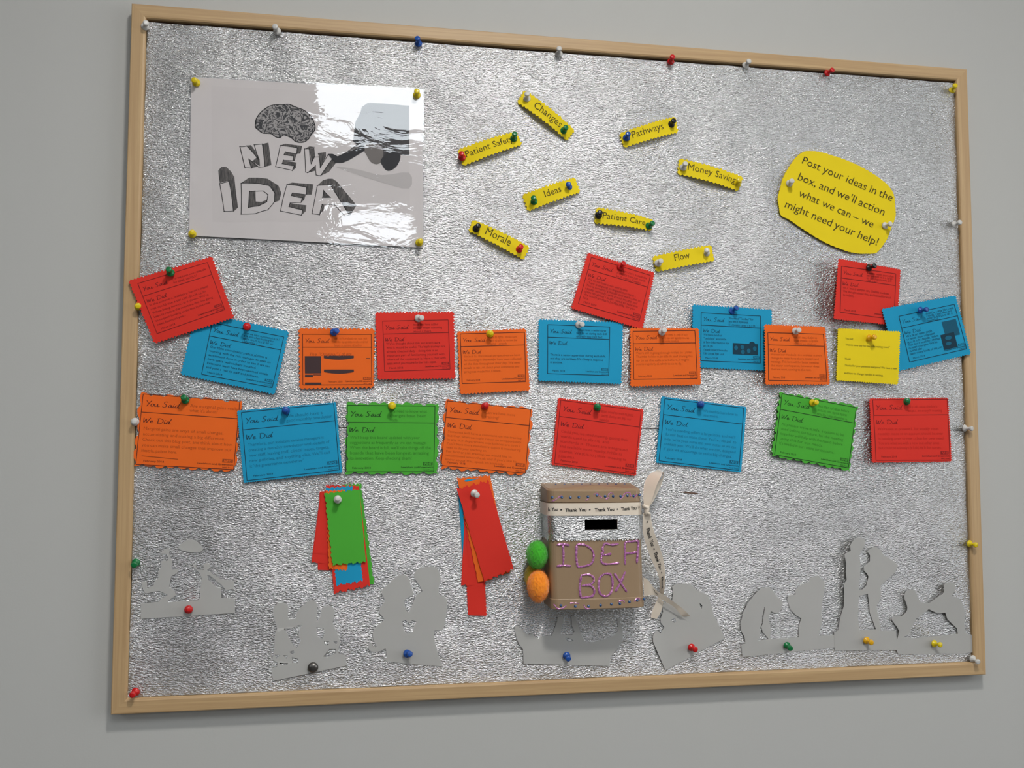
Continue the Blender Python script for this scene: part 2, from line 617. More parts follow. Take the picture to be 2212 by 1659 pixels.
# ------------------------------------------------------------------ sheets of paper
def bil(q, u, v):
    q = np.asarray(q, float)
    u, v = np.asarray(u, float)[:, None], np.asarray(v, float)[:, None]
    return q[0] * (1 - u) * (1 - v) + q[1] * u * (1 - v) + q[2] * u * v + q[3] * (1 - u) * v


class Sheet:
    """paper pinned to the foil: photo corners TL,TR,BR,BL and the height in mm of each above the foil"""
    def __init__(self, q, h=(2, 2, 3, 3), bulge=(0.0, 0.0)):
        self.q = np.array(q, float)
        self.h = np.array(h, float) / 1000 + HF
        self.c = PN(self.q, self.h)
        self.b = bulge

    def surf(self, u, v, off=0.0):
        p = bil(self.c, u, v)
        u, v = np.asarray(u, float), np.asarray(v, float)
        p[:, 1] -= off + self.b[0] / 1000 * 4 * u * (1 - u) + self.b[1] / 1000 * 4 * v * (1 - v)
        return p

    def uv(self, px):
        px = np.asarray(px, float)
        u, v = np.full(len(px), 0.5), np.full(len(px), 0.5)
        q = self.q
        for _ in range(8):
            e = bil(q, u, v) - px
            du = (q[1] - q[0]) * (1 - v)[:, None] + (q[2] - q[3]) * v[:, None]
            dv = (q[3] - q[0]) * (1 - u)[:, None] + (q[2] - q[1]) * u[:, None]
            det = du[:, 0] * dv[:, 1] - du[:, 1] * dv[:, 0]
            u = u - (e[:, 0] * dv[:, 1] - e[:, 1] * dv[:, 0]) / det
            v = v - (du[:, 0] * e[:, 1] - du[:, 1] * e[:, 0]) / det
        return u, v

    def at(self, px, off=0.0):
        u, v = self.uv(px)
        return self.surf(u, v, off)

    def build(self, name, mat, styles, **kw):
        q = self.q
        ln = [np.linalg.norm(q[(k + 1) % 4] - q[k]) for k in range(4)]
        nu = max(s[1] if s[0] == 'zig' else s[1] * 6 for s in (styles[0], styles[2]))
        nv = max(s[1] if s[0] == 'zig' else s[1] * 6 for s in (styles[1], styles[3]))
        nu, nv = int(nu) * (2 if styles[0][0] == 'zig' or styles[2][0] == 'zig' else 1), int(nv) * (2 if styles[1][0] == 'zig' or styles[3][0] == 'zig' else 1)
        nu, nv = max(nu, 8), max(nv, 8)

        def off(st, i, n, length):
            kind, cnt, amp = st
            a = amp / length
            if kind == 'zig':
                return a * (1 if i % 2 else 0) * random.uniform(0.8, 1.15)
            if kind == 'wave':
                t = i / n * cnt
                return a * (0.55 * math.sin(2 * math.pi * t) + 0.2 * math.sin(2 * math.pi * t * 2 + 1.0) + 0.35 * math.sin(2 * math.pi * t * 0.37 + cnt))
            if kind == 'torn':
                t = i / n * cnt
                return a * (0.5 * math.sin(2 * math.pi * t + 0.6) + 0.4 * math.sin(2 * math.pi * t * 2.3 + 1.3) + 0.06 * random.uniform(-1, 1))
            return 0.0
        oT = [off(styles[0], i, nu, ln[1]) for i in range(nu + 1)]
        oR = [off(styles[1], j, nv, ln[0]) for j in range(nv + 1)]
        oB = [off(styles[2], i, nu, ln[1]) for i in range(nu + 1)]
        oL = [off(styles[3], j, nv, ln[0]) for j in range(nv + 1)]
        U, V = [], []
        for j in range(nv + 1):
            for i in range(nu + 1):
                u, v = i / nu, j / nv
                if i == 0:
                    u -= oL[j]
                if i == nu:
                    u += oR[j]
                if j == 0:
                    v -= oT[i]
                if j == nv:
                    v += oB[i]
                U.append(u)
                V.append(v)
        fr = self.surf(U, V)
        bk = fr.copy()
        bk[:, 1] += 0.00028
        n = len(fr)
        fs = []
        for j in range(nv):
            for i in range(nu):
                a = j * (nu + 1) + i
                fs.append((a, a + nu + 1, a + nu + 2, a + 1))
                fs.append((n + a + 1, n + a + nu + 2, n + a + nu + 1, n + a))
        rim = list(range(nu)) + [j * (nu + 1) + nu for j in range(nv)] + [nv * (nu + 1) + i for i in range(nu, 0, -1)] + [j * (nu + 1) for j in range(nv, 0, -1)]
        for k in range(len(rim)):
            a, b = rim[k], rim[(k + 1) % len(rim)]
            fs.append((a, b, n + b, n + a))
        return mk(name, np.vstack([fr, bk]), fs, mat, **kw)


# ------------------------------------------------------------------ lettering
WORDS = {}


def word(w, bold=0.0):
    key = (w, bold)
    if key in WORDS and w[0] != '_':
        return WORDS[key]
    if set(w) == {'_'}:           # print too blurred to read: letter-like marks
        r = random
        v, f, x = [], [], 0.0

        def quad(x0, y0, x1, y1):
            n = len(v)
            v.extend([(x0, y0), (x1, y0), (x1, y1), (x0, y1)])
            f.append((n, n + 1, n + 2, n + 3))
        for _ in w:
            top = 0.72 if r.random() < 0.2 else 0.48
            bot = -0.18 if r.random() < 0.12 else 0.0
            quad(x, bot, x + 0.09, top)
            if r.random() < 0.75:
                quad(x + 0.09, 0.40, x + 0.30, 0.48)
                quad(x + 0.28, 0.0, x + 0.37, 0.48)
            if r.random() < 0.5:
                quad(x + 0.09, 0.0, x + 0.30, 0.08)
            x += 0.46
        WORDS[key] = (np.array(v, float), f, x)
        return WORDS[key]
    cu = bpy.data.curves.new('t', 'FONT')
    cu.body = w
    cu.size = 1.0
    cu.resolution_u = 2
    cu.offset = bold
    ob = bpy.data.objects.new('t', cu)
    me = bpy.data.meshes.new_from_object(ob)
    v = np.array([(p.co.x, p.co.y) for p in me.vertices], float).reshape(-1, 2)
    f = [tuple(p.vertices) for p in me.polygons]
    bpy.data.objects.remove(ob)
    bpy.data.curves.remove(cu)
    bpy.data.meshes.remove(me)
    WORDS[key] = (v, f, float(v[:, 0].max()) if len(v) else 0.3)
    return WORDS[key]


def line_mesh(s, bold=0.0, shear=0.0, space=0.3):
    V, F, x, n = [], [], 0.0, 0
    for w in s.split(' '):
        if not w:
            continue
        for tok in re.findall(r'_+|[^_]+', w):
            v, f, wd = word(tok, bold)
            vv = v.copy()
            vv[:, 0] += x + shear * v[:, 1]
            V.append(vv)
            F.extend([tuple(i + n for i in q) for q in f])
            n += len(v)
            x += wd + 0.05
        x += space - 0.05
    return (np.vstack(V) if V else np.zeros((0, 2))), F, x - space


def stroke(pts, w, n=5):
    """flat pen stroke through 2-D points"""
    p = catmull(pts, n)
    v, f = [], []
    for i, a in enumerate(p):
        d = (p[min(i + 1, len(p) - 1)] - p[max(i - 1, 0)])
        d = d / (np.linalg.norm(d) + 1e-9)
        nrm = np.array((-d[1], d[0]))
        ww = w * (0.8 + 0.35 * abs(nrm[0]))
        v.append(a + nrm * ww / 2)
        v.append(a - nrm * ww / 2)
        if i:
            k = 2 * i
            f.append((k - 2, k - 1, k + 1, k))
    return np.array(v), f


SCRIPT = {
    'Y': ([[(0.02, 0.98), (0.12, 0.95), (0.3, 0.55)], [(0.75, 1.05), (0.45, 0.6), (0.1, -0.02)]], 0.62),
    'o': ([[(0.38, 0.46), (0.2, 0.46), (0.06, 0.24), (0.12, 0.03), (0.32, 0.06), (0.46, 0.3), (0.38, 0.46), (0.6, 0.4)]], 0.58),
    'u': ([[(0.05, 0.46), (0.0, 0.14), (0.1, 0.02), (0.3, 0.16), (0.44, 0.46), (0.4, 0.12), (0.48, 0.02), (0.72, 0.14)]], 0.66),
    'S': ([[(0.78, 0.92), (0.6, 1.02), (0.32, 0.92), (0.28, 0.7), (0.5, 0.5), (0.55, 0.22), (0.32, 0.0), (0.0, 0.1)]], 0.82),
    'a': ([[(0.46, 0.42), (0.28, 0.47), (0.06, 0.24), (0.1, 0.03), (0.28, 0.08), (0.5, 0.44), (0.44, 0.1), (0.54, 0.02), (0.66, 0.1)]], 0.62),
    'i': ([[(0.12, 0.46), (0.06, 0.12), (0.14, 0.02), (0.3, 0.12)], [(0.2, 0.66), (0.26, 0.72)]], 0.30),
    'd': ([[(0.46, 0.42), (0.28, 0.47), (0.06, 0.24), (0.1, 0.03), (0.3, 0.08), (0.5, 0.42), (0.74, 1.02)], [(0.5, 0.44), (0.46, 0.1), (0.54, 0.02), (0.68, 0.1)]], 0.7),
    'W': ([[(0.05, 0.95), (0.06, 0.05), (0.4, 0.78), (0.42, 0.04), (0.98, 1.0)]], 0.9),
    'e': ([[(0.08, 0.22), (0.36, 0.32), (0.34, 0.46), (0.16, 0.42), (0.06, 0.2), (0.16, 0.02), (0.5, 0.14)]], 0.56),
    'D': ([[(0.24, 0.92), (0.1, 0.0)], [(0.02, 0.86), (0.4, 0.98), (0.86, 0.7), (0.78, 0.25), (0.42, 0.0), (0.04, 0.04)]], 0.98)}


def script_mesh(s, w=0.10):
    V, F, x, n = [], [], 0.0, 0
    for ch in s:
        if ch == ' ':
            x += 0.42
            continue
        strokes, adv = SCRIPT[ch]
        for st in strokes:
            v, f = stroke([(a + x, b) for a, b in st], w)
            V.append(v)
            F.extend([tuple(i + n for i in q) for q in f])
            n += len(v)
        x += adv
    return np.vstack(V), F, x


class Print:
    """print laid out in the (s, t) frame of a quad of photo pixels lying on a sheet"""
    def __init__(self, sheet, quad, obj):
        self.s, self.q, self.o = sheet, np.array(quad, float), obj
        self.w = np.linalg.norm(self.q[1] - self.q[0])
        self.h = np.linalg.norm(self.q[3] - self.q[0])
        self.b = {}

    def put(self, bucket, v, f, mat, off=0.00022):
        """v: (N,2) in s,t"""
        B = self.b.setdefault(bucket, [[], [], 0, mat, off])
        B[0].append(np.asarray(v, float))
        B[1].extend([tuple(i + B[2] for i in q) for q in f])
        B[2] += len(v)

    def rule(self, bucket, a, b, wpx, mat):
        a, b = np.array(a, float), np.array(b, float)
        sc = np.array((self.w, self.h))
        d = (b - a) * sc
        d /= np.linalg.norm(d)
        nn = np.array((-d[1], d[0])) * wpx / 2 / sc
        v, f = [], []
        for i in range(13):
            p = a + (b - a) * i / 12
            v += [p + nn, p - nn]
            if i:
                f.append((2 * i - 2, 2 * i - 1, 2 * i + 1, 2 * i))
        self.put(bucket, v, f, mat)

    def rect(self, bucket, s0, t0, s1, t1, mat, off=0.00022, bow=0.0):
        v, f = [], []
        for i in range(9):
            s = s0 + (s1 - s0) * i / 8
            v += [(s, t0), (s, t1 + bow * 4 * (i / 8) * (1 - i / 8))]
            if i:
                f.append((2 * i - 2, 2 * i - 1, 2 * i + 1, 2 * i))
        self.put(bucket, v, f, mat, off)

    def text(self, bucket, s, s0, t0, size, mat, width=None, bold=0.0, shear=0.0, script=False, right=False, off=0.00022):
        """size in px; width: run length as a fraction of the frame"""
        v, f, w = script_mesh(s) if script else line_mesh(s, bold, shear)
        if not len(v):
            return
        kx = size / self.w if width is None else width / max(w, 1e-6)
        x = v[:, 0] * kx
        if right:
            x = x - w * kx
        self.put(bucket, np.stack([s0 + x, t0 - v[:, 1] * size / self.h], 1), f, mat, off)

    def flush(self):
        for name, (V, F, n, mat, off) in self.b.items():
            st = np.vstack(V)
            px = bil(self.q, st[:, 0], st[:, 1])
            p = self.s.at(px, off)
            fs = []
            for q in F:          # wind every face towards the room
                a, b, c = px[q[0]], px[q[1]], px[q[2]]
                cr = (b[0] - a[0]) * (c[1] - a[1]) - (b[1] - a[1]) * (c[0] - a[0])
                fs.append(q if cr < 0 else q[::-1])
            mk(name, p, fs, mat, parent=self.o)


PINK = lambda n, a=2.2: ('zig', n, a * 1.45)
WAVE = lambda n, a=3.0: ('wave', n, a * 1.35)


def std_print(sh, obj, colour, bq, hdr, body, date, dark=0.75, faded=0.45, body_t=0.42, body_dt=0.078, bsize=6.9, hs0=0.46, hsize=6.9, extras=None, bw=1.0, lw=1.35):
    """the form on each card: box, rule under the heading, two script headings, print, date, trust name and logo"""
    p = Print(sh, bq, obj)
    kl = ink(colour, 0.72 if colour == 'red' else 0.9)
    ki = ink(colour, dark)
    kf = ink(colour, faded)
    vt = 0.258
    for a, b in (((0, 0), (1, 0)), ((1, 0), (1, 1)), ((1, 1), (0, 1)), ((0, 1), (0, 0)), ((0, vt), (1, vt))):
        p.rule('border_line', a, b, lw, kl)
    p.text('heading', 'You Said', 0.04, 0.168, 0.078 * p.h, ki, width=0.345, script=True)
    if 'nowedid' not in (extras or ()):
        p.text('heading', 'We Did', 0.032, 0.405, 0.074 * p.h, ki, width=0.28, script=True)
    for i, (ln, wd) in enumerate(hdr):
        dt = 0.068 if len(hdr) < 4 else 0.054
        p.text('header_print', ln, hs0, 0.172 - (len(hdr) - 1) * dt / 2 + dt * i, hsize, kf, width=wd)
    for i, (ln, wd) in enumerate(body):
        if ln:
            p.text('body_print', ln, 0.04, body_t + 0.055 + body_dt * i, bsize, kf, width=wd * bw)
    p.text('date_print', date, 0.07 if 'date_mid' not in (extras or ()) else 0.36, 0.955, 5.6, ki, width=0.21)
    p.text('trust_print', 'Lewisham and Greenwich', 0.99, 0.945, 5.2, ink(colour, 0.9), width=0.37, right=True, bold=0.004)
    p.text('trust_print', 'NHS Trust', 0.99, 0.985, 4.0, ink(colour, 0.75), width=0.11, right=True)
    p.rect('logo', 0.875, 0.855, 0.985, 0.905, ink(colour, 0.62))
    p.text('logo_letters', 'NHS', 0.888, 0.899, 6.0 * p.h / 112, MP[colour], width=0.08, bold=0.02, shear=0.2, off=0.00035)
    return p


def card(colour, q, bq, hh, styles, label, hdr, body, date, bulge=(0, 0.6), extra=None, **kw):
    sh = Sheet(q, hh, bulge)
    o = sh.build('message_card', MP[colour], styles, label=label, cat='card', group='coloured message cards')
    p = std_print(sh, o, colour, bq, hdr, body, date, **kw)
    if extra:
        extra(p, sh, o)
    p.flush()
    return sh


U = '_'
FEB, MAR = 'February 2018', 'March 2018'
PK = (PINK(24), PINK(19), PINK(24), PINK(19))

# ---- upper row of cards
card('blue', [(425.2, 674.4), (622, 717), (592.1, 850.2), (392.2, 807.5)], [(457.9, 697.1), (613, 727.9), (588.1, 837.3), (435, 808.5)],
     (1.5, 2.5, 5, 4), (PINK(30), PINK(20), PINK(30), PINK(20)), 'blue card partly covered by the tilted red card at far left',
     [('Can we have automated _____', 0.5), ('_ _____ when looking for', 0.42), ('____ ____ _______ or', 0.42), ('________?', 0.2)],
     [('Our ____ coordinator, _____ ______ is', 0.8), ('working with the risk manager to seek an', 0.86), ('assessment done in order to see if we can', 0.86), ('have extra wall sockets installed.', 0.68), ('Extension leads have been deemed unsafe', 0.86), ('and pose a risk to staff and patients.', 0.74)], MAR, faded=0.8, dark=0.85)
card('red', [(279.8, 607.5), (456.8, 555.9), (503.5, 685), (334.5, 739.7)], [(297.7, 612.5), (447.9, 566.8), (485.6, 669.1), (339.5, 720.8)],
     (9, 6, 8, 6), PK, 'tilted red card at far left overlapping the frame, under a green pin',
     [('Do we have two ________', 0.5), ('for _____ _______?', 0.34)],
     [('In the summers, ________ haven\'t _____', 0.86), ('___ could use a ______, _________', 0.8), ('When being new ______ down. We\'re', 0.82), ('keen to replace the monitors, this one going', 0.86), ('to request funding to do this in the new', 0.8), ('next financial year.', 0.42)], MAR, faded=0.6, bulge=(0, 1.0))


def phone_card(p, sh, o):
    k = plain('print_brown_black', lin(58, 34, 36), 0.7)
    p.text('poster_heading', 'The "Original" ______', 0.085, 0.425, 9.5, ink('orange', 0.5), width=0.64, shear=0.3)
    p.rect('printed_block', 0.03, 0.435, 0.265, 0.775, k)
    p.rect('printed_patch', 0.03, 0.80, 0.145, 0.85, k)
    p.rect('printed_strip', 0.15, 0.795, 0.265, 0.812, k)
    p.rect('printed_footer', 0.03, 0.955, 0.265, 0.993, k)
    p.rect('printed_bar', 0.305, 0.425, 0.74, 0.475, k, bow=0.03)
    p.rect('printed_lower_bar', 0.305, 0.70, 0.74, 0.75, k, bow=0.03)
    p.rect('printed_dash', 0.92, 0.475, 0.98, 0.49, k)


card('orange', [(647.6, 711.1), (807.3, 711.9), (805.6, 834.8), (649.2, 838.2)], [(653.4, 721.9), (802, 722.3), (803, 831), (654.3, 831.5)],
     (3, 3, 4, 4), (PINK(17, 2.6), PINK(14, 2.6), PINK(17, 2.6), PINK(14, 2.6)), 'orange card printed with dark blocks and two bars, under a blue pin',
     [('______ _________ ___ ____ ___', 0.48), ('____ _________ ____ _______', 0.5), ('____ ________ _______', 0.4)],
     [('', 0), ('', 0), ('', 0), ('', 0), ('', 0)], FEB, extra=phone_card, extras=('nowedid', 'date_mid'), faded=0.3)
card('red', [(812.3, 676.8), (978.8, 675.1), (982.1, 815.6), (817.3, 818.1)], [(826.5, 693.8), (967.9, 691), (972, 797.5), (830.7, 802.6)],
     (3, 3, 6, 6), (PINK(24), PINK(20), PINK(24), PINK(20)), 'upright red card between two orange cards, under a white pin',
     [('________ have added', 0.38), ('_______ ______ something', 0.44), ('about it there.', 0.28)],
     [('We\'ve thought about this and aren\'t sure', 0.82), ('who it would be useful. The ____ trolleys are', 0.9), ('already checked daily - doing this is an', 0.78), ('important part of familiarising yourself with', 0.88), ('where all the equipment is. Have a chat with', 0.9), ('________ if you require further _________.', 0.76)], MAR, faded=0.6)
card('orange', [(988.9, 717.8), (1134.5, 711.5), (1143, 842), (995.3, 849.8)], [(994, 721.4), (1132.7, 717.8), (1135.4, 824.5), (998.3, 828.7)],
     (3, 3, 5, 5), (PINK(20, 1.8), PINK(17, 1.8), PINK(20, 1.8), PINK(17, 1.8)), 'orange card between the red and blue upper-row cards, under a yellow pin',
     [('______ _____ should have', 0.42), ('______ able to review the', 0.42), ('_____ _______', 0.26)],
     [('Since ____ the clinical perspectives we have', 0.88), ('for meeting in the ______ have been collected', 0.9), ('all the data throughout their day. We need', 0.88), ('emails to ______ about your comments and', 0.86), ('progress made ___ ______.', 0.58)], FEB, faded=0.38)
card('blue', [(1165.2, 691.2), (1344.3, 697.4), (1340.7, 828.1), (1164.3, 820.9)], [(1182.8, 701.2), (1316.6, 706.4), (1314.4, 811.3), (1182.4, 807)],
     (3, 3, 5, 6), (PINK(30, 1.8), PINK(22, 1.8), PINK(30, 1.8), PINK(22, 1.8)), 'blue card with three printed lines, just below the tilted red card, white pin',
     [('There\'s never a senior nurse', 0.48), ('to ____ on during each shift', 0.5), ('________ they can\'t find!', 0.42)],
     [('', 0), ('', 0), ('There is a senior supervisor during each shift,', 0.9), ('and they are on bleep 576 if help is required', 0.86), ('at anytime.', 0.2)], MAR, faded=0.85, dark=0.85)


def photo_card(p, sh, o):
    k = paper('print_photo_dark', lin(24, 52, 66), 0.7, 0.02)
    p.rect('printed_photo', 0.53, 0.60, 0.955, 0.835, ink('blue', 0.88))
    p.put('printed_photo', [(0.80, 0.61), (0.82, 0.565), (0.86, 0.55), (0.90, 0.575), (0.91, 0.61)], [(0, 1, 2, 3, 4)], ink('blue', 0.88))
    for c in ((0.585, 0.7), (0.69, 0.68), (0.70, 0.78), (0.80, 0.75), (0.90, 0.7)):
        a = np.linspace(0, 2 * math.pi, 9)[:-1]
        p.put('photo_patch', [(c[0] + 0.032 * math.cos(t), c[1] + 0.05 * math.sin(t)) for t in a], [tuple(range(8))], ink('blue', 0.6), off=0.0004)


card('blue', [(1497.6, 659.3), (1666, 670.4), (1665, 800.3), (1494.9, 791.6)], [(1514.2, 675.6), (1642.1, 682.8), (1642.1, 784.7), (1513.2, 779.1)],
     (7, 3, 3, 4), (PINK(28, 1.8), PINK(22, 1.8), PINK(28, 1.8), PINK(22, 1.8)), 'blue card with a dark printed photo, tucked behind two orange cards',
     [('We need "Teddies" for', 0.42), ('___ _____ _________', 0.34), ('__________ _______ ___ __', 0.45)],
     [('We have a bunch of', 0.31), ('"teddies" available', 0.38), ('_____ information for', 0.43), ('__ ______.', 0.18), ('______ collect from the', 0.4), ('______ ______ unit.', 0.35)], MAR, faded=0.8, dark=0.8, extra=photo_card)
card('red', [(1270.9, 547.7), (1412.3, 589.3), (1386.4, 709.9), (1235.6, 665.2)], [(1277.2, 556), (1405, 594.9), (1380.5, 694.3), (1249.1, 655.8)],
     (3, 3, 5, 5), (PINK(26, 1.9), PINK(22, 1.9), PINK(26, 1.9), PINK(22, 1.9)), 'tilted red card right below the small yellow word labels, red pin',
     [('_______ can\'t access the', 0.5), ('________ from ___ wards', 0.48), ('_____ ______ 7 weeks.', 0.42)],
     [('We do not have cover until ______', 0.66), ('There is ongoing an organisation ______', 0.82), ('This is currently a matter that we ______ to', 0.9), ('______ monthly ______ with ______ and', 0.86), ('_______ about ______ need to take the', 0.88), ('We would ___________ ________ for you', 0.84), ('lists.', 0.1)], MAR, faded=0.55, body_dt=0.066)
card('orange', [(1362.4, 709.9), (1508, 710.5), (1512.8, 829.4), (1363.5, 833.6)], [(1367.2, 715.7), (1500.7, 714), (1505.9, 817.4), (1368.7, 819.5)],
     (8, 9, 9, 8), (PINK(24, 1.8), PINK(20, 1.8), PINK(24, 1.8), PINK(20, 1.8)), 'orange card overlapping the left edge of the blue photo card, white pin',
     [('_____ ____ ________ ___', 0.42), ('____ ______ ______ ___ up', 0.44), ('_____________', 0.28)],
     [('We\'re still in going through ______ by ______', 0.9), ('The ____ holder ____ ______ staff sharing this', 0.9), ('up to us the calls are before, I might', 0.84), ('you to regularly _______ to so ______.', 0.76)], FEB, faded=0.35)
card('orange', [(1652.6, 702.3), (1781, 707.7), (1790.9, 829.3), (1654.4, 829.3)], [(1658.3, 718.6), (1778.1, 722), (1786, 823.7), (1659.8, 821.4)],
     (11, 4, 4, 12), (PINK(24, 1.8), PINK(22, 1.8), PINK(24, 1.8), PINK(22, 1.8)), 'orange card overlapping the right edge of the blue photo card, white pin',
     [('______ ____ _____ up', 0.42), ('_____ _______ _____ ____', 0.44), ('_______ ___ ________?', 0.4)],
     [('We need our friends _______ to ______ at every', 0.9), ('change to ____ have there ______ and', 0.84), ('meetings. This form will for better meetings', 0.84), ('the many workspaces, however does', 0.84), ('then we want, coming to the next.', 0.7)], FEB, faded=0.35)
card('red', [(1812, 559.9), (1944.2, 582.9), (1936, 702), (1801.8, 688.1)], [(1817.2, 575), (1934.7, 591.5), (1930.6, 690.3), (1814.2, 674.5)],
     (17, 4, 3, 19), (PINK(26, 1.5), PINK(22, 1.7), PINK(26, 1.5), PINK(22, 1.5)), 'red card standing off the foil at upper far right, under a black pin',
     [('_______ needs more than', 0.5), ('___ ______ it is a large', 0.48), ('______ department, and', 0.46), ('____ ___?', 0.2)],
     [('____ less ________ ___ ______ sockets', 0.84), ('We thought about this, and looked forward', 0.88), ('to ______.', 0.22)], MAR, faded=0.55, body_t=0.425)


def two_photos(p, sh, o):
    k = ink('blue', 0.9)
    p.rect('printed_photo', 0.70, 0.315, 0.955, 0.665, ink('blue', 0.72))
    p.rect('printed_photo_front', 0.62, 0.585, 0.86, 0.915, k, off=0.0004)
    for c, r in (((0.74, 0.68), 0.06), ((0.72, 0.80), 0.05)):
        a = np.linspace(0, 2 * math.pi, 11)[:-1]
        p.put('photo_patch', [(c[0] + r * math.cos(t), c[1] + r * 0.8 * math.sin(t)) for t in a], [tuple(range(10))], ink('blue', 0.62), off=0.0006)


card('blue', [(1906.2, 668.4), (2062.9, 639.5), (2095.6, 763.8), (1941, 800.4)], [(1940.8, 683.5), (2060.6, 657.5), (2087.7, 753.6), (1964.1, 782.3)],
     (10, 9, 9, 6), (PINK(28, 1.5), PINK(22, 1.8), PINK(28, 1.5), PINK(22, 1.5)), 'tilted blue card at far right edge with two dark printed photos',
     [('_______ ________ ____', 0.5), ('______ ____ _______', 0.46), ('____ _______ ____ it', 0.46), ('________', 0.2)],
     [('We ____ ____ ____', 0.46), ('______ new _______', 0.5), ('_______ _________ _____', 0.55), ('You don\'t need to _______', 0.56), ('______ changes. We\'ve', 0.5), ('_________', 0.22), ('____ many kinds of ______', 0.56)], MAR, faded=0.75, dark=0.7, extra=two_photos, hs0=0.47, body_dt=0.064)
ysh = Sheet([(1810.8, 710), (1943.1, 717.4), (1938.5, 829.3), (1807.4, 820.3)], (5, 13, 12, 5), (0, 0.8))
yo = ysh.build('message_card', MP['yellow'], (PINK(26, 1.6), PINK(22, 1.8), PINK(26, 1.6), PINK(22, 1.6)), label='plain yellow card with five short black lines, under an amber pin', cat='card', group='coloured message cards')
yp = Print(ysh, ysh.q, yo)
ky = ink('yellow', 0.92)
for s0, t0, tx, wd in ((0.115, 0.205, 'You said:', 0.13), (0.115, 0.325, '"There\'s never any hot tea in the waiting room!"', 0.73), (0.115, 0.60, 'We did:', 0.10),
                       (0.115, 0.725, 'Thanks for your patience everyone! We have a new', 0.86), (0.115, 0.875, 'and how to change handles in waiting.', 0.64)):
    yp.text('body_print', tx, s0, t0, 6.2, ky, width=wd)
yp.flush()

# ---- lower row of cards
def qr_gap(p, sh, o):
    p.rule('link_line', (0.05, 0.875), (0.42, 0.895), 1.3, ink('orange', 0.6))


card('orange', [(304.3, 849.9), (522.5, 867.7), (507, 1018.3), (288.8, 1005)], [(309.4, 851), (518.1, 866.6), (504.8, 1014.3), (293.3, 1003.2)],
     (2, 2, 3, 3), (WAVE(8), WAVE(5, 3.5), WAVE(9), WAVE(5, 3.5)), 'orange wavy-edged card at far left of the lower row, green pin',
     [('Are marginal gains really', 0.5), ('what it\'s about?', 0.29)],
     [('Marginal gains are ways of small changes,', 0.82), ('accumulating and making a big difference.', 0.84), ('Check out this blog post, and think about how', 0.92), ('you can make small changes that improve our', 0.92), ('lifestyle, patient here.', 0.36)], FEB, faded=0.42, body_t=0.45, bsize=9.5, hsize=10, extra=qr_gap, dark=0.85, hs0=0.49)
card('blue', [(513.2, 888), (725.2, 869.9), (738.5, 1019.4), (527, 1041.6)], [(521.4, 890.9), (720.8, 872.1), (733, 1015), (533.6, 1038.2)],
     (4, 4, 5, 5), (PINK(44, 1.2), PINK(32, 1.2), PINK(44, 1.2), PINK(32, 1.2)), 'blue card second from left in the lower row, blue pin',
     [('We should have a', 0.40), ('good monthly newsletter', 0.5)],
     [('Therefore, our assistant service managers is', 0.82), ('creating a monthly newsletter with details of', 0.88), ('new staff, leaving staff, clinical issues, targets,', 0.87), ('new policies, and anything else. We\'ll call', 0.87), ('it \'the governance newsletter\'', 0.58)], FEB, faded=0.42, body_t=0.45, bsize=9.5, hsize=10, dark=0.85, hs0=0.47)
card('green', [(750.9, 870.8), (945.8, 872.8), (944.8, 1023), (746.9, 1022)], [(750.5, 875.4), (939.5, 877.4), (936.9, 1018.6), (746.9, 1019)],
     (2, 2, 3, 3), (WAVE(8, 3.0), WAVE(6, 3.0), WAVE(8, 3.0), WAVE(6, 3.5)), 'green wavy-edged card between blue and orange in the lower row, yellow pin',
     [('We need to know what', 0.43), ('changes have been', 0.42), ('made.', 0.1)],
     [('We\'ll keep this board updated with your', 0.79), ('suggestions as frequently as we can manage.', 0.87), ('When the board is full, we\'ll take things off the', 0.92), ('boards that have been longest, amazing', 0.9), ('its innovation. Keep checking them!', 0.7)], FEB, faded=0.42, body_t=0.45, bsize=9.5, hsize=9.5, dark=0.85, hs0=0.48)
card('orange', [(963.7, 864.9), (1149.7, 882.8), (1137.8, 1026), (951.8, 1011.1)], [(966.3, 865.9), (1146.1, 883.8), (1134.8, 1022), (952.8, 1005.5)],
     (2, 2, 3, 3), (WAVE(7, 3.0), WAVE(5, 3.5), WAVE(9, 3.0), WAVE(5, 3.5)), 'orange wavy-edged card right of the green one in the lower row, red pin',
     [('Can we have more', 0.36), ('training?', 0.17)],
     [('Someone will have a comment on the training', 0.88), ('but they, when we might return on an opportunity', 0.88), ('in any ___ department workplaces are to ___', 0.88), ('You\'ll have more mandatory topics & monitoring', 0.88), ('need to do your teaching on.', 0.48), ('For further ___ training, we would like to', 0.78), ('recommend www.nhs.uk and if you\'d like to', 0.84), ('know about this, speak to anybody.', 0.7)], FEB, faded=0.32, body_dt=0.061, bsize=7.2, hsize=9, dark=0.82, body_t=0.43)
card('red', [(1207, 860.8), (1389, 885.1), (1372.3, 1026.5), (1192.5, 1002.6)], [(1211.2, 864.3), (1384.8, 887.8), (1370.3, 1023.8), (1197.7, 1000.5)],
     (2, 2, 3, 3), (PINK(34, 1.7), PINK(27, 1.7), PINK(34, 1.7), PINK(27, 1.7)), 'tilted red card directly above the cardboard box, green pin',
     [('_____ need to wait ______', 0.42), ('______ during ______ our', 0.4), ('needs', 0.12)],
     [('Could you, we need meeting, getting their', 0.84), ('wards used to ______ and', 0.6), ('standards is. Thanks are integrated', 0.84), ('and available more nearby, _____ as', 0.78), ('interest. We ______ ______ meeting to', 0.84), ('______ ______.', 0.2)], FEB, faded=0.3, body_t=0.45, bsize=8.6, hsize=8.6, dark=0.75, hs0=0.49)
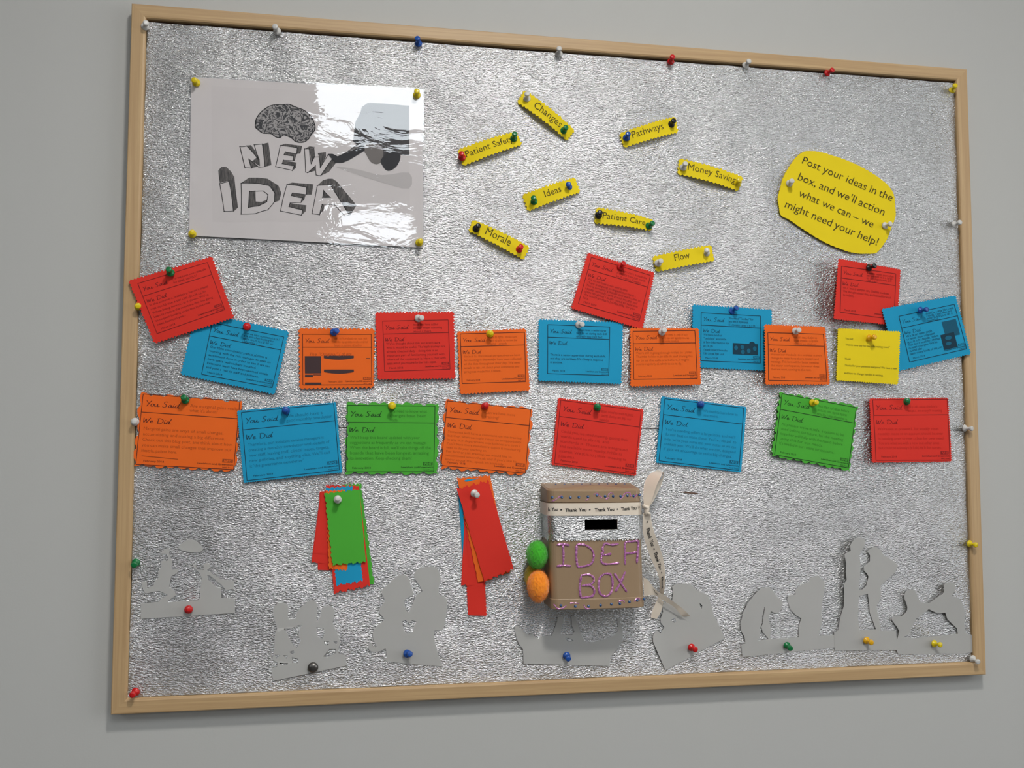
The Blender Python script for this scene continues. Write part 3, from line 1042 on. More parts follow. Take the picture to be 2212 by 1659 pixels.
card('blue', [(1429.5, 857.4), (1611.5, 879.9), (1600, 1019.2), (1418.1, 998.4)], [(1435.8, 861.2), (1606.3, 881.6), (1595.5, 1016.1), (1423.3, 995.3)],
     (2, 2, 3, 3), (PINK(44, 1.2), PINK(34, 1.2), PINK(44, 1.2), PINK(34, 1.2)), 'tilted blue card between red and green in the lower row, over the seam',
     [('We need to learn how to', 0.44), ('use tools.', 0.2)],
     [('You\'re needing offers a large intro and we\'ll', 0.88), ('do our best to make these. You\'re _______ to', 0.9), ('help, write your name ___ your notes so we can', 0.9), ('contact you. We\'ll do what we can, designed', 0.9), ('if gets we encourage to make big changes.', 0.86)], FEB, faded=0.4, body_t=0.45, bsize=8.8, hsize=8.8, dark=0.82, hs0=0.49)
card('green', [(1685.4, 847.7), (1851.6, 877), (1835, 1017.2), (1666.6, 984)], [(1689.2, 850.4), (1849.3, 880.5), (1832.3, 1010.6), (1672.8, 982.4)],
     (3, 2, 3, 6), (WAVE(9, 2.6), WAVE(8, 2.4), WAVE(10, 2.6), WAVE(9, 2.6)), 'tilted green card second from right in the lower row, yellow pin',
     [('________ _______ before', 0.42), ('______ ___ __________', 0.4), ('___________ __________', 0.42)],
     [('At present we\'ve ______ a system to be', 0.84), ('used before the future, for the meeting', 0.84), ('together will help with the _____ before', 0.84), ('using this for our needs.', 0.58), ('It\'s needed in our ______ for the nurse.', 0.74)], FEB, faded=0.4, body_t=0.45, bsize=8.4, hsize=8, dark=0.82, hs0=0.49)
card('red', [(1879.3, 862.1), (2046.5, 860.6), (2054.3, 995.7), (1884.8, 997.9)], [(1884.8, 863.7), (2045.9, 862.1), (2051.6, 993.9), (1892.1, 994.4)],
     (5, 2, 2, 8), (PINK(36, 1.6), PINK(28, 1.8), PINK(36, 1.6), PINK(28, 1.8)), 'red card at far right of the lower row, green pin',
     [('_______ need the ____', 0.4), ('______ on every _ meeting', 0.46)],
     [('We\'re not at present _ for weekly rotas', 0.82), ('recently made so an account should be over', 0.88), ('in handing over to new _____ for over need', 0.88), ('You are what we with a new and other ones', 0.82), ('but could be a lovely ___________ for nurses.', 0.85)], FEB, faded=0.25, body_t=0.45, bsize=8.4, hsize=8, dark=0.7, hs0=0.46)


# ---- yellow word labels
def label_strip(q, text, s0, s1, t0, size, lab, bulge=(6.0, 0.0), hh=(2, 2, 2.5, 2.5), n=15):
    sh = Sheet(q, hh, bulge)
    o = sh.build('word_label', MP['yellow'], (PINK(n, 2.0), PINK(4, 2.0), PINK(n, 2.0), PINK(4, 2.0)), label=lab, cat='label', group='yellow word labels')
    p = Print(sh, q, o)
    p.text('lettering', text, s0, t0, size, ink('yellow', 0.9), width=s1 - s0)
    p.flush()


label_strip([(990.6, 324.9), (1114.6, 285.4), (1125.8, 312), (1001.2, 356.7)], 'Patient Safety', 0.07, 0.90, 0.62, 21, 'yellow strip label reading Patient Safety')
label_strip([(1133.5, 196.9), (1240, 282), (1224, 301.7), (1118.9, 221)], 'Changes', 0.24, 0.79, 0.66, 22, 'yellow strip label reading Changes')
label_strip([(1130.4, 422.1), (1241, 385.2), (1251.9, 414.5), (1141.2, 454.6)], 'Ideas', 0.34, 0.67, 0.62, 22, 'yellow strip label reading Ideas')
label_strip([(1022.9, 476.3), (1142.3, 533.8), (1130, 560), (1013.5, 498.5)], 'Morale', 0.24, 0.70, 0.68, 22, 'yellow strip label reading Morale')
label_strip([(1289.9, 450.3), (1410.3, 476.3), (1406, 497), (1285.5, 480.7)], 'Patient Care', 0.10, 0.87, 0.66, 21, 'yellow strip label reading Patient Care')
label_strip([(1339.9, 289.3), (1457.6, 253.3), (1463.6, 285), (1349.3, 317.7)], 'Pathways', 0.16, 0.74, 0.60, 21, 'yellow strip label reading Pathways')
label_strip([(1468.7, 344.3), (1603.6, 383.8), (1594.1, 411.3), (1465.3, 375.2)], 'Money Saving', 0.12, 0.91, 0.60, 21, 'yellow strip label reading Money Saving')
label_strip([(1411.2, 555.7), (1535.7, 530.8), (1541.7, 562.6), (1418.9, 585.8)], 'Flow', 0.31, 0.58, 0.58, 21, 'yellow strip label reading Flow')


# ------------------------------------------------------------------ flat cut-outs
def inset_fill(splines, cuts=0):
    """fill 2-D outlines (first outer, rest holes) -> verts (N,2), faces; optionally cut into bands so the sheet can bend"""
    cu = bpy.data.curves.new('o', 'CURVE')
    cu.dimensions = '2D'
    cu.fill_mode = 'BOTH'
    for pts in splines:
        sp = cu.splines.new('POLY')
        sp.points.add(len(pts) - 1)
        for k, (x, y) in enumerate(pts):
            sp.points[k].co = (x, -y, 0, 1)
        sp.use_cyclic_u = True
    ob = bpy.data.objects.new('o', cu)
    me = bpy.data.meshes.new_from_object(ob)
    bm = bmesh.new()
    bm.from_mesh(me)
    bmesh.ops.remove_doubles(bm, verts=bm.verts, dist=0.01)
    for axis in ((0, 1) if cuts else ()):
        lo = min(v.co[axis] for v in bm.verts)
        hi = max(v.co[axis] for v in bm.verts)
        for k in range(1, cuts):
            co = [0, 0, 0]
            no = [0, 0, 0]
            co[axis] = lo + (hi - lo) * k / cuts
            no[axis] = 1
            bmesh.ops.bisect_plane(bm, geom=bm.verts[:] + bm.edges[:] + bm.faces[:], plane_co=co, plane_no=no, dist=0.0001)
    bm.verts.ensure_lookup_table()
    bm.verts.index_update()
    v = np.array([(p.co.x, -p.co.y) for p in bm.verts])
    f = []
    for fa in bm.faces:
        idx = [q.index for q in fa.verts]
        a = sum(v[idx[i - 1]][0] * v[idx[i]][1] - v[idx[i]][0] * v[idx[i - 1]][1] for i in range(len(idx)))
        f.append(tuple(idx) if a < 0 else tuple(idx[::-1]))
    edges = {}
    for q in f:
        for i in range(len(q)):
            edges[(q[i - 1], q[i])] = 1
    rim = [(a, b) for a, b in edges if (b, a) not in edges]
    bm.free()
    bpy.data.objects.remove(ob)
    bpy.data.curves.remove(cu)
    bpy.data.meshes.remove(me)
    return v, f, rim


def smooth_outline(pts, n=3):
    p = [np.array(q, float) for q in pts]
    out = []
    L = len(p)
    for i in range(L):
        a, b, c, d = p[i - 1], p[i], p[(i + 1) % L], p[(i + 2) % L]
        for k in range(n):
            t = k / n
            out.append(tuple(0.5 * (2 * b + (c - a) * t + (2 * a - 5 * b + 4 * c - d) * t * t + (3 * b - a - 3 * c + d) * t ** 3)))
    return out


def cutout(name, splines, hfun, mat, thick=0.0004, cuts=12, **kw):
    v, f, rim = inset_fill(splines, cuts)
    h = np.array([hfun(x, y) for x, y in v]) / 1000 + HF
    fr = PN(v, h)
    bk = fr.copy()
    bk[:, 1] += thick
    n = len(v)
    fs = list(f) + [tuple(i + n for i in q[::-1]) for q in f] + [(b + 2 * n, a + 2 * n, a + 3 * n, b + 3 * n) for a, b in rim]
    used = sorted({i for q in fs for i in q})
    new = {o: k for k, o in enumerate(used)}
    return mk(name, np.vstack([fr, bk, fr, bk])[used], [tuple(new[i] for i in q) for q in fs], mat, smooth=True, **kw)


def cr(o, s, pts):
    return [(o[0] + x / s, o[1] + y / s) for x, y in pts]


# yellow speech-shaped note
ov = cr((1640, 300), 6.506, [(700, 170), (860, 185), (1110, 260), (1330, 345), (1550, 460), (1740, 590), (1840, 690), (1895, 800), (1915, 1000), (1910, 1110), (1850, 1260), (1800, 1400), (1720, 1520), (1640, 1600), (1500, 1612), (1360, 1605), (1180, 1560), (900, 1440), (620, 1270), (430, 1140), (305, 1070), (280, 950), (262, 840), (300, 680), (340, 540), (430, 380), (530, 250), (620, 185)])
ov = smooth_outline(ov, 8)
cen = np.mean(ov, axis=0)
ov = [tuple(np.array(p) + (np.array(p) - cen) / np.linalg.norm(np.array(p) - cen) * (0.9 if k % 2 else -0.3)) for k, p in enumerate(ov)]
note_h = lambda x, y: 2.5 + 1.5 * math.cos((x - 1808) / 80.0)
note = cutout('rounded_note', [ov], note_h, MP['yellow'], cuts=16, label='large rounded yellow note asking to post ideas in the box', cat='note')
nv_, nf_ = [], []
for tx, x0, y0, x1, y1 in (('Post your ideas in the', 585, 338, 1858, 878), ('box, and we\'ll action', 528, 568, 1745, 1078), ('what we can \u2013 we', 548, 800, 1590, 1250), ('might need your help!', 345, 955, 1650, 1500)):
    v, f, w = line_mesh(tx, 0.0, 0, 0.28)
    a, b = np.array(cr((1640, 300), 6.506, [(x0, y0), (x1, y1)]))
    d = (b - a) / w
    up = np.array((d[1], -d[0])) * 0.92
    px = a + v[:, :1] * d + v[:, 1:] * up * 1.05
    n0 = len(nv_)
    nv_.extend([tuple(q) for q in px])
    for q in f:
        A, B, C = px[q[0]], px[q[1]], px[q[2]]
        z = (B[0] - A[0]) * (C[1] - A[1]) - (B[1] - A[1]) * (C[0] - A[0])
        nf_.append(tuple(i + n0 for i in (q if z < 0 else q[::-1])))
nv_ = np.array(nv_)
mk('lettering', PN(nv_, np.array([note_h(x, y) for x, y in nv_]) / 1000 + HF + 0.0003), nf_, ink('yellow', 0.92), parent=note)

# grey paper silhouettes
S = lambda k: (lambda x, y: k)
o1, s1 = (290, 1150), 8.509
cutout('paper_silhouette', [cr(o1, s1, [(120, 1310), (440, 1275), (500, 1215), (615, 1150), (470, 1080), (430, 1080), (210, 1125), (160, 1040), (120, 910), (230, 900), (240, 1030), (360, 970), (380, 880), (440, 850), (440, 720), (500, 620), (480, 540), (540, 510), (600, 530), (630, 480), (600, 400), (500, 390), (480, 370), (600, 290), (660, 310), (640, 390), (690, 520), (690, 600), (680, 660), (700, 690), (830, 660), (790, 740), (680, 810), (660, 900), (640, 1000), (740, 1090), (770, 1150), (720, 1190), (620, 1260), (620, 1285), (1180, 1245), (1215, 1190), (1210, 1050), (1245, 850), (1200, 750), (1100, 650), (1060, 560), (1120, 600), (1170, 690), (1280, 690), (1270, 600), (1330, 550), (1390, 590), (1380, 660), (1340, 690), (1440, 770), (1600, 860), (1680, 870), (1840, 890), (1830, 1040), (1680, 1060), (1600, 960), (1400, 800), (1340, 790), (1360, 870), (1500, 1000), (1600, 1040), (1600, 1200), (1850, 1220), (1850, 1480), (930, 1540), (120, 1590)])],
       S(0.8), M_GREY, label='grey paper silhouette of two dancing figures on a strip, at lower far left', cat='paper cutout', group='grey paper silhouettes')
cutout('paper_scrap', [smooth_outline(cr(o1, s1, [(815, 255), (930, 160), (1050, 130), (1150, 170), (1265, 290), (1200, 365), (1090, 370), (900, 340), (830, 300)]))], S(0.7), M_GREY, cuts=0,
       label='small dome-shaped grey paper scrap above the dancing silhouettes', cat='paper cutout', group='grey paper silhouettes')
o2, s2 = (575, 1280), 8.505
cutout('paper_silhouette', [cr(o2, s2, [(90, 1400), (125, 1600), (150, 1620), (1480, 1340), (1450, 1150), (1330, 1115), (1330, 1000), (1370, 920), (1310, 760), (1220, 560), (1240, 440), (1270, 350), (1230, 270), (1140, 235), (1060, 260), (1010, 330), (1000, 430), (940, 540), (920, 520), (925, 340), (950, 250), (900, 160), (830, 130), (760, 170), (650, 260), (590, 330), (560, 380), (540, 480), (420, 490), (400, 440), (410, 350), (400, 230), (340, 190), (230, 185), (150, 250), (120, 330), (140, 450), (170, 560), (200, 660), (160, 760), (150, 1000), (130, 1150), (110, 1230), (210, 1290), (200, 1360)]),
                            cr(o2, s2, [(350, 660), (450, 660), (590, 600), (660, 600), (600, 700), (600, 820), (640, 880), (560, 1020), (500, 980), (430, 850), (360, 720)]),
                            cr(o2, s2, [(920, 640), (1050, 650), (1080, 740), (1030, 870), (940, 800), (930, 730)]),
                            cr(o2, s2, [(1060, 890), (1160, 900), (1140, 970), (1080, 970)]), cr(o2, s2, [(1220, 890), (1310, 900), (1290, 960)]),
                            cr(o2, s2, [(1050, 1170), (1160, 1040), (1280, 1040), (1280, 1120), (1110, 1190)]), cr(o2, s2, [(470, 1180), (590, 1220), (580, 1300), (480, 1290)]),
                            cr(o2, s2, [(160, 1140), (260, 1150), (180, 1220)]), cr(o2, s2, [(310, 1150), (400, 1160), (370, 1220)]), cr(o2, s2, [(430, 1090), (500, 1060), (520, 1110), (470, 1140)]),
                            cr(o2, s2, [(280, 1290), (400, 1290), (390, 1330), (290, 1330)])],
       lambda x, y: 0.8 + max(0, (y - 1420) / 60.0), M_GREY, label='grey paper silhouette of three children dancing, held by a round metal tack', cat='paper cutout', group='grey paper silhouettes')
o3, s3 = (790, 1215), 7.211
cutout('paper_silhouette', [smooth_outline(cr(o3, s3, [(340, 1545), (1150, 1615), (1195, 1600), (1130, 1440), (1090, 1290), (1065, 1065), (1200, 1050), (1250, 850), (1262, 570), (1150, 500), (1140, 380), (1170, 270), (1140, 130), (1070, 70), (960, 70), (830, 90), (745, 200), (790, 290), (885, 450), (790, 505), (750, 600), (680, 770), (640, 760), (600, 660), (620, 565), (725, 520), (740, 470), (700, 350), (660, 220), (560, 190), (470, 230), (370, 320), (260, 420), (250, 490), (300, 600), (220, 710), (220, 800), (290, 890), (160, 1000), (110, 1100), (120, 1200), (170, 1320), (110, 1310), (95, 1250), (55, 1255), (40, 1310), (60, 1370), (130, 1395), (240, 1380), (305, 1340), (320, 1400), (328, 1480)]), 2),
                            cr(o3, s3, [(570, 920), (620, 900), (680, 950), (720, 900), (790, 920), (760, 980), (730, 1080), (650, 1110), (590, 1060)])],
       S(0.8), M_GREY, label='grey paper silhouette of a hugging couple, held by a blue pin', cat='paper cutout', group='grey paper silhouettes')
o4, s4 = (1100, 1330), 8.508
cutout('paper_silhouette', [cr(o4, s4, [(265, 880), (1850, 925), (1860, 760), (1960, 640), (2060, 500), (2090, 430), (2085, 270), (2030, 90), (2080, 60), (1990, 40), (1985, 120), (2010, 250), (1950, 340), (1850, 395), (1750, 430), (1620, 470), (1480, 490), (1400, 480), (1330, 350), (1270, 180), (1240, 110), (1220, 20), (1140, 10), (1150, 120), (1150, 180), (1200, 290), (1150, 360), (1000, 350), (940, 340), (960, 220), (1000, 100), (990, 10), (890, 20), (880, 100), (840, 220), (780, 370), (620, 370), (540, 420), (480, 410), (430, 330), (360, 350), (260, 290), (190, 220), (190, 180), (120, 190), (100, 240), (130, 400), (190, 540), (255, 620)]),
                            cr(o4, s4, [(1030, 410), (1100, 410), (1190, 460), (1100, 480), (1050, 470)])],
       lambda x, y: 1.0 + 2.5 * (0.5 + 0.5 * math.sin((x - 1110) / 13.0)) * max(0, 1 - abs(x - 1150) / 50), M_GREY, label='grey paper silhouette of a boat with two figures, below the cardboard box', cat='paper cutout', group='grey paper silhouettes')
o5, s5 = (1400, 1250), 8.294
cutout('paper_silhouette', [cr(o5, s5, [(310, 1640), (180, 1340), (90, 1130), (90, 1030), (150, 920), (220, 980), (290, 870), (230, 790), (220, 720), (270, 600), (250, 480), (300, 430), (430, 400), (450, 260), (430, 140), (520, 90), (660, 90), (780, 110), (870, 200), (1060, 290), (1130, 450), (1180, 650), (1300, 900), (1370, 1070), (1080, 1220), (560, 1510)]),
                            cr(o5, s5, [(920, 430), (970, 480), (960, 550), (935, 500)]), cr(o5, s5, [(410, 740), (480, 700), (500, 770), (460, 790)])],
       lambda x, y: 1.0 + 4.0 * max(0, (1440 - x) / 30.0) * max(0, (y - 1370) / 60.0), M_GREY, label='grey paper head-and-shoulders silhouette right of the cardboard box, red pin', cat='paper cutout', group='grey paper silhouettes')
o6, s6 = (1590, 1230), 8.509
cutout('paper_silhouette', [cr(o6, s6, [(95, 1385), (175, 1360), (155, 1240), (95, 1130), (85, 1000), (130, 800), (220, 620), (320, 490), (400, 400), (480, 340), (600, 330), (690, 400), (740, 490), (850, 580), (860, 640), (830, 740), (740, 810), (640, 770), (600, 870), (620, 1000), (640, 1100), (630, 1280), (1150, 1250), (1150, 1050), (1200, 900), (1110, 850), (1000, 740), (960, 620), (940, 550), (960, 480), (1100, 460), (1080, 380), (1180, 290), (1330, 240), (1360, 160), (1500, 110), (1580, 180), (1640, 280), (1600, 500), (1570, 800), (1580, 1000), (1520, 1220), (1880, 1205), (1880, 1430), (120, 1610)]),
                            cr(o6, s6, [(520, 690), (535, 690), (500, 900), (490, 1000), (465, 1060), (490, 1150), (600, 1280), (400, 1310), (440, 1220), (455, 1130), (445, 1060), (475, 980), (480, 850)])],
       lambda x, y: 1.0 + 5.0 * max(0, (1660 - x) / 60.0) * max(0, (1400 - y) / 130.0), M_GREY, label='grey paper silhouette of two sitting animals, held by a green pin', cat='paper cutout', group='grey paper silhouettes')
o7, s7 = (1790, 1150), 6.26
cutout('paper_silhouette', [cr(o7, s7, [(80, 1600), (75, 1345), (130, 1330), (150, 1200), (165, 1130), (205, 1000), (212, 850), (210, 700), (245, 640), (232, 540), (240, 420), (222, 340), (220, 290), (300, 250), (290, 180), (350, 85), (400, 70), (485, 85), (490, 180), (450, 250), (415, 300), (430, 420), (430, 500), (420, 640), (410, 780), (460, 770), (510, 720), (540, 600), (520, 560), (480, 520), (480, 460), (560, 390), (560, 310), (520, 250), (620, 190), (700, 230), (740, 300), (880, 390), (940, 450), (900, 540), (780, 650), (705, 720), (710, 880), (645, 1000), (680, 1150), (705, 1330), (910, 1330), (935, 1590), (600, 1592)]),
                            cr(o7, s7, [(410, 860), (530, 830), (545, 950), (555, 1080), (640, 1310), (420, 1325), (395, 1150), (400, 1000)])],
       lambda x, y: 1.2 + 15.0 * max(0, (1390 - y) / 240.0) ** 1.4 * max(0.15, min(1, (1875 - x) / 55.0)), M_GREY, label='tall grey paper silhouette of two standing figures, amber pin, right of the animals', cat='paper cutout', group='grey paper silhouettes')
o8, s8 = (1900, 1240), 9.218
cutout('paper_silhouette', [smooth_outline(cr(o8, s8, [(370, 1585), (330, 1400), (350, 1300), (390, 1130), (290, 980), (240, 890), (300, 850), (450, 830), (550, 720), (540, 600), (495, 480), (520, 350), (620, 300), (720, 340), (755, 450), (820, 550), (1000, 570), (1120, 480), (1250, 400), (1290, 330), (1280, 230), (1360, 160), (1460, 170), (1520, 250), (1500, 340), (1440, 430), (1580, 480), (1660, 600), (1710, 800), (1690, 1000), (1740, 1200), (1850, 1220), (1850, 1560), (1300, 1580), (720, 1600)]), 2),
                            cr(o8, s8, [(620, 1090), (740, 880), (850, 800), (980, 700), (1150, 780), (1310, 770), (1350, 900), (1540, 1080), (1560, 1190), (690, 1280), (480, 1250), (600, 1200)])],
       lambda x, y: 1.0 + 6.0 * max(0, (1385 - y) / 130.0) ** 1.3, M_GREY, label='grey paper silhouette of two children holding hands at lower far right', cat='paper cutout', group='grey paper silhouettes')


# ------------------------------------------------------------------ laminated poster
psh = Sheet([(412.8, 166.7), (912.3, 195.5), (914.9, 535.1), (408.8, 508.9)], (2.5, 2.5, 2.5, 2.5), (0.5, 0.6))
poster = psh.build('laminated_poster', M_PRINTBG, (('flat', 6, 0), ('flat', 5, 0), ('flat', 6, 0), ('flat', 5, 0)), smooth=False, label='laminated grey poster reading NEW IDEA with a brain, hand and pencil', cat='poster')


def poster_poly(name, pts, mat, off, cuts=0):
    v, f, rim = inset_fill(pts, cuts)
    return mk(name, psh.at(v, off), f, mat, parent=poster)


oa, sa = (450, 210), 6.146
ob_, sb = (650, 170), 7.54
pic = [(455, 186), (882, 208), (884.5, 476), (457, 480)]
poster_poly('picture_ground', [pic], M_PRINTPIC, 0.00015, 10)
poster_poly('printed_shadow', [smooth_outline(cr(ob_, sb, [(520, 1440), (900, 1490), (1300, 1580), (1752, 1540), (1752, 1800), (1300, 1700), (850, 1560)]), 3)], M_PRINTSH, 0.0003, 4)
poster_poly('printed_hand', [cr(ob_, sb, [(1060, 400), (1340, 410), (1660, 440), (1755, 445), (1755, 1080), (1755, 1260), (1600, 1250), (1500, 1200), (1280, 1290), (1040, 1250), (1000, 1180), (820, 1010), (840, 800), (860, 700), (940, 560), (960, 470)])], M_HAND2, 0.0003, 6)
poster_poly('printed_finger', [smooth_outline(cr(ob_, sb, [(1000, 1090), (1080, 1050), (1250, 1080), (1320, 1200), (1300, 1330), (1270, 1380), (1200, 1402), (1110, 1365), (1045, 1260), (1000, 1180)]), 3)], M_HAND1, 0.00045, 3)
poster_poly('printed_finger', [smooth_outline(cr(ob_, sb, [(1290, 1400), (1280, 1330), (1380, 1220), (1500, 1190), (1600, 1240), (1600, 1330), (1540, 1440), (1440, 1505), (1360, 1495)]), 3)], M_HAND3, 0.0006, 3)
poster_poly('printed_pencil', [cr(ob_, sb, [(400, 1235), (480, 1235), (560, 1275), (700, 1210), (880, 1080), (800, 1010), (1000, 990), (1010, 1180), (760, 1330), (640, 1380), (520, 1380), (470, 1320)])], M_HAND3, 0.00075, 3)
poster_poly('pencil_wood', [cr(ob_, sb, [(740, 1185), (930, 1070), (960, 1085), (790, 1190)])], M_HAND1, 0.0009)
brain = smooth_outline(cr(oa, sa, [(600, 370), (610, 300), (660, 220), (740, 150), (830, 110), (950, 105), (1040, 100), (1140, 140), (1240, 180), (1330, 260), (1370, 340), (1385, 430), (1330, 510), (1300, 560), (1230, 605), (1140, 600), (1060, 540), (970, 510), (920, 545), (860, 530), (800, 490), (700, 485), (640, 440), (605, 410)]), 3)
poster_poly('printed_brain', [brain], M_BRAIN, 0.0003, 5)
bo_v, bo_f = stroke(brain + [brain[0]], 1.7, 2)
mk('brain_outline', psh.at(bo_v, 0.0005), bo_f, M_INK, parent=poster)
SHADES = [[(490, 650), (545, 645), (625, 760), (655, 830), (660, 925), (560, 860), (625, 800)], [(690, 630), (770, 610), (810, 910), (725, 930)], [(515, 835), (640, 930), (550, 948)],
          [(925, 650), (990, 625), (1215, 655), (1150, 680)], [(1150, 680), (1215, 655), (1190, 755), (1140, 760)], [(980, 768), (1000, 740), (1140, 762), (1115, 855), (1090, 850), (1100, 790)], [(955, 888), (970, 850), (1140, 875), (1130, 950), (1085, 980), (1110, 920)],
          [(1245, 695), (1310, 660), (1390, 670), (1310, 695)], [(1310, 695), (1375, 680), (1385, 800), (1340, 885)], [(1420, 750), (1530, 735), (1530, 800), (1460, 930), (1440, 800)], [(1630, 810), (1680, 860), (1570, 1000), (1460, 1050)], [(1390, 920), (1385, 985), (1295, 1008)],
          [(265, 1110), (325, 1050), (345, 1250), (375, 1470), (320, 1520)], [(120, 980), (160, 935), (220, 930), (290, 1000), (318, 1055), (260, 1115), (140, 1145), (125, 1040)],
          [(415, 1145), (520, 1075), (640, 1075), (760, 1090), (900, 1180), (940, 1280), (910, 1380), (850, 1400), (855, 1290), (780, 1180), (640, 1150)], [(525, 1255), (600, 1245), (605, 1390), (680, 1395), (762, 1365), (740, 1405), (640, 1450), (510, 1470)],
          [(1015, 1165), (1080, 1140), (1365, 1165), (1270, 1200)], [(1270, 1200), (1365, 1165), (1340, 1300), (1265, 1300)], [(1075, 1310), (1090, 1280), (1262, 1302), (1240, 1370), (1200, 1400), (1220, 1340)], [(1045, 1455), (1060, 1415), (1270, 1440), (1260, 1520), (1205, 1570), (1220, 1500)],
          [(1415, 1180), (1490, 1110), (1560, 1090), (1620, 1090), (1680, 1130), (1940, 1440), (1860, 1570), (1840, 1565), (1590, 1170)], [(1480, 1430), (1510, 1440), (1500, 1500), (1445, 1565)], [(1500, 1245), (1590, 1335), (1485, 1335)]]
LET = {'N': [[(400, 665), (490, 655), (640, 830), (585, 640), (690, 630), (725, 930), (645, 938), (515, 830), (550, 950), (465, 945)]],
       'E': [[(925, 650), (1150, 680), (1140, 760), (995, 735), (978, 770), (1100, 790), (1090, 850), (965, 845), (952, 890), (1110, 920), (1085, 980), (865, 930)]],
       'W': [[(1245, 695), (1310, 695), (1335, 890), (1370, 800), (1440, 800), (1455, 940), (1560, 770), (1630, 810), (1460, 1050), (1400, 1040), (1390, 920), (1290, 1010), (1260, 1000)]],
       'I': [[(140, 1155), (260, 1120), (275, 1200), (315, 1515), (195, 1520)]],
       'D': [[(415, 1150), (640, 1150), (780, 1180), (855, 1280), (850, 1390), (760, 1500), (600, 1550), (415, 1555)], [(525, 1255), (700, 1250), (765, 1300), (750, 1390), (640, 1450), (510, 1470)]],
       'E2': [[(1015, 1165), (1270, 1200), (1265, 1300), (1090, 1278), (1072, 1310), (1220, 1340), (1200, 1400), (1055, 1412), (1042, 1458), (1220, 1500), (1205, 1570), (930, 1515)]],
       'A': [[(1415, 1180), (1590, 1170), (1840, 1565), (1780, 1580), (1640, 1430), (1480, 1430), (1445, 1565), (1345, 1550)], [(1500, 1245), (1590, 1335), (1485, 1335)]]}
sv, sf = [], []
for sh_ in SHADES:
    n0 = len(sv)
    v, f, _ = inset_fill([cr(oa, sa, sh_)])
    sv.extend([tuple(q) for q in v])
    sf.extend([tuple(i + n0 for i in q) for q in f])
mk('letter_shading', psh.at(np.array(sv), 0.0003), sf, M_HATCH, parent=poster)
for nm, polys in LET.items():
    V, F, n = [], [], 0
    for pl in polys:
        for k in range(len(pl)):
            a, b = np.array(pl[k], float), np.array(pl[(k + 1) % len(pl)], float)
            mid = (a + b) / 2 + RNG.normal(0, 3, 2)
            e = (b - a) / (np.linalg.norm(b - a) + 1e-9) * 7
            v, f = stroke([a - e, mid, b + e], 7.5, 4)
            V.append(v)
            F.extend([tuple(i + n for i in q) for q in f])
            n += len(v)
    V = np.vstack(V)
    px = np.array(cr(oa, sa, V))
    fs = []
    for q in F:
        A, B, C = px[q[0]], px[q[1]], px[q[2]]
        z = (B[0] - A[0]) * (C[1] - A[1]) - (B[1] - A[1]) * (C[0] - A[0])
        fs.append(q if z < 0 else q[::-1])
    mk('sketched_letter', psh.at(px, 0.00045), fs, M_INK, parent=poster)
# clear film over the print, a little larger than the paper
fq = [(409.5, 163.5), (915.5, 192.5), (918, 539), (405.5, 512)]
nu, nv = 40, 28
uu, vv = np.meshgrid(np.linspace(0, 1, nu + 1), np.linspace(0, 1, nv + 1))
fpx = bil(fq, uu.ravel(), vv.ravel())
fp = psh.at(fpx, 0.0013)
ff = [(j * (nu + 1) + i, (j + 1) * (nu + 1) + i, (j + 1) * (nu + 1) + i + 1, j * (nu + 1) + i + 1) for j in range(nv) for i in range(nu)]
mk('laminate_film', fp, ff, M_LAM, parent=poster, smooth=True, label='glossy clear laminate film')


# ------------------------------------------------------------------ bundles of paper offcuts
def strips(o, s, rows, hang):
    for k, (colr, pts, st, hh, lab) in enumerate(rows):
        sh = Sheet(cr(o, s, pts), hh, (0.5, 0.6))
        sh.build('paper_strip', MP[colr], st, label=lab, cat='paper strip', group=hang)


TORN, FL = ('torn', 5, 3.0), ('flat', 6, 0)
WV, ZG = ('wave', 12, 1.6), ('zig', 26, 1.8)
strips((640, 1010), 4.254, [
    ('green', [(420, 160), (592, 148), (715, 1070), (545, 1085)], (TORN, ('wave', 14, 2.2), ('flat', 6, 0), FL), (1.0,) * 4, 'rearmost green strip showing along the right of the left bundle'),
    ('red', [(215, 225), (330, 205), (345, 945), (198, 940)], (TORN, FL, FL, FL), (1.6,) * 4, 'red strip with lowest left corner in the left bundle'),
    ('red', [(222, 235), (330, 220), (320, 890), (140, 868)], (TORN, FL, ('torn', 4, 2), FL), (2.2,) * 4, 'leftmost red strip of the left bundle'),
    ('red', [(228, 225), (330, 210), (330, 800), (158, 790)], (TORN, FL, ('torn', 4, 2), ('wave', 6, 1.0)), (2.9,) * 4, 'shorter red strip on top of the leftmost ones, left bundle'),
    ('red', [(275, 165), (576, 168), (678, 1085), (348, 1152)], (('torn', 6, 2), FL, ('torn', 4, 4), ('zig', 40, 0.8)), (3.6,) * 4, 'long wide red strip behind the blue one, left bundle'),
    ('blue', [(275, 190), (512, 168), (608, 1042), (372, 1080)], (TORN, ZG, ('torn', 4, 4), ZG), (4.3,) * 4, 'blue strip peeping out below the green one, left bundle'),
    ('orange', [(275, 215), (450, 205), (475, 945), (300, 928)], (TORN, FL, ('torn', 6, 3), ('wave', 16, 1.6)), (5.0,) * 4, 'orange strip peeping out below the green one, left bundle'),
    ('green', [(262, 238), (580, 200), (640, 868), (332, 895)], (('torn', 6, 2.5), FL, ('torn', 5, 3.5), ('wave', 13, 2.0)), (5.8, 5.8, 7.5, 7.5), 'front green strip of the left bundle, under a white pin'),
], 'paper strips in the left bundle')
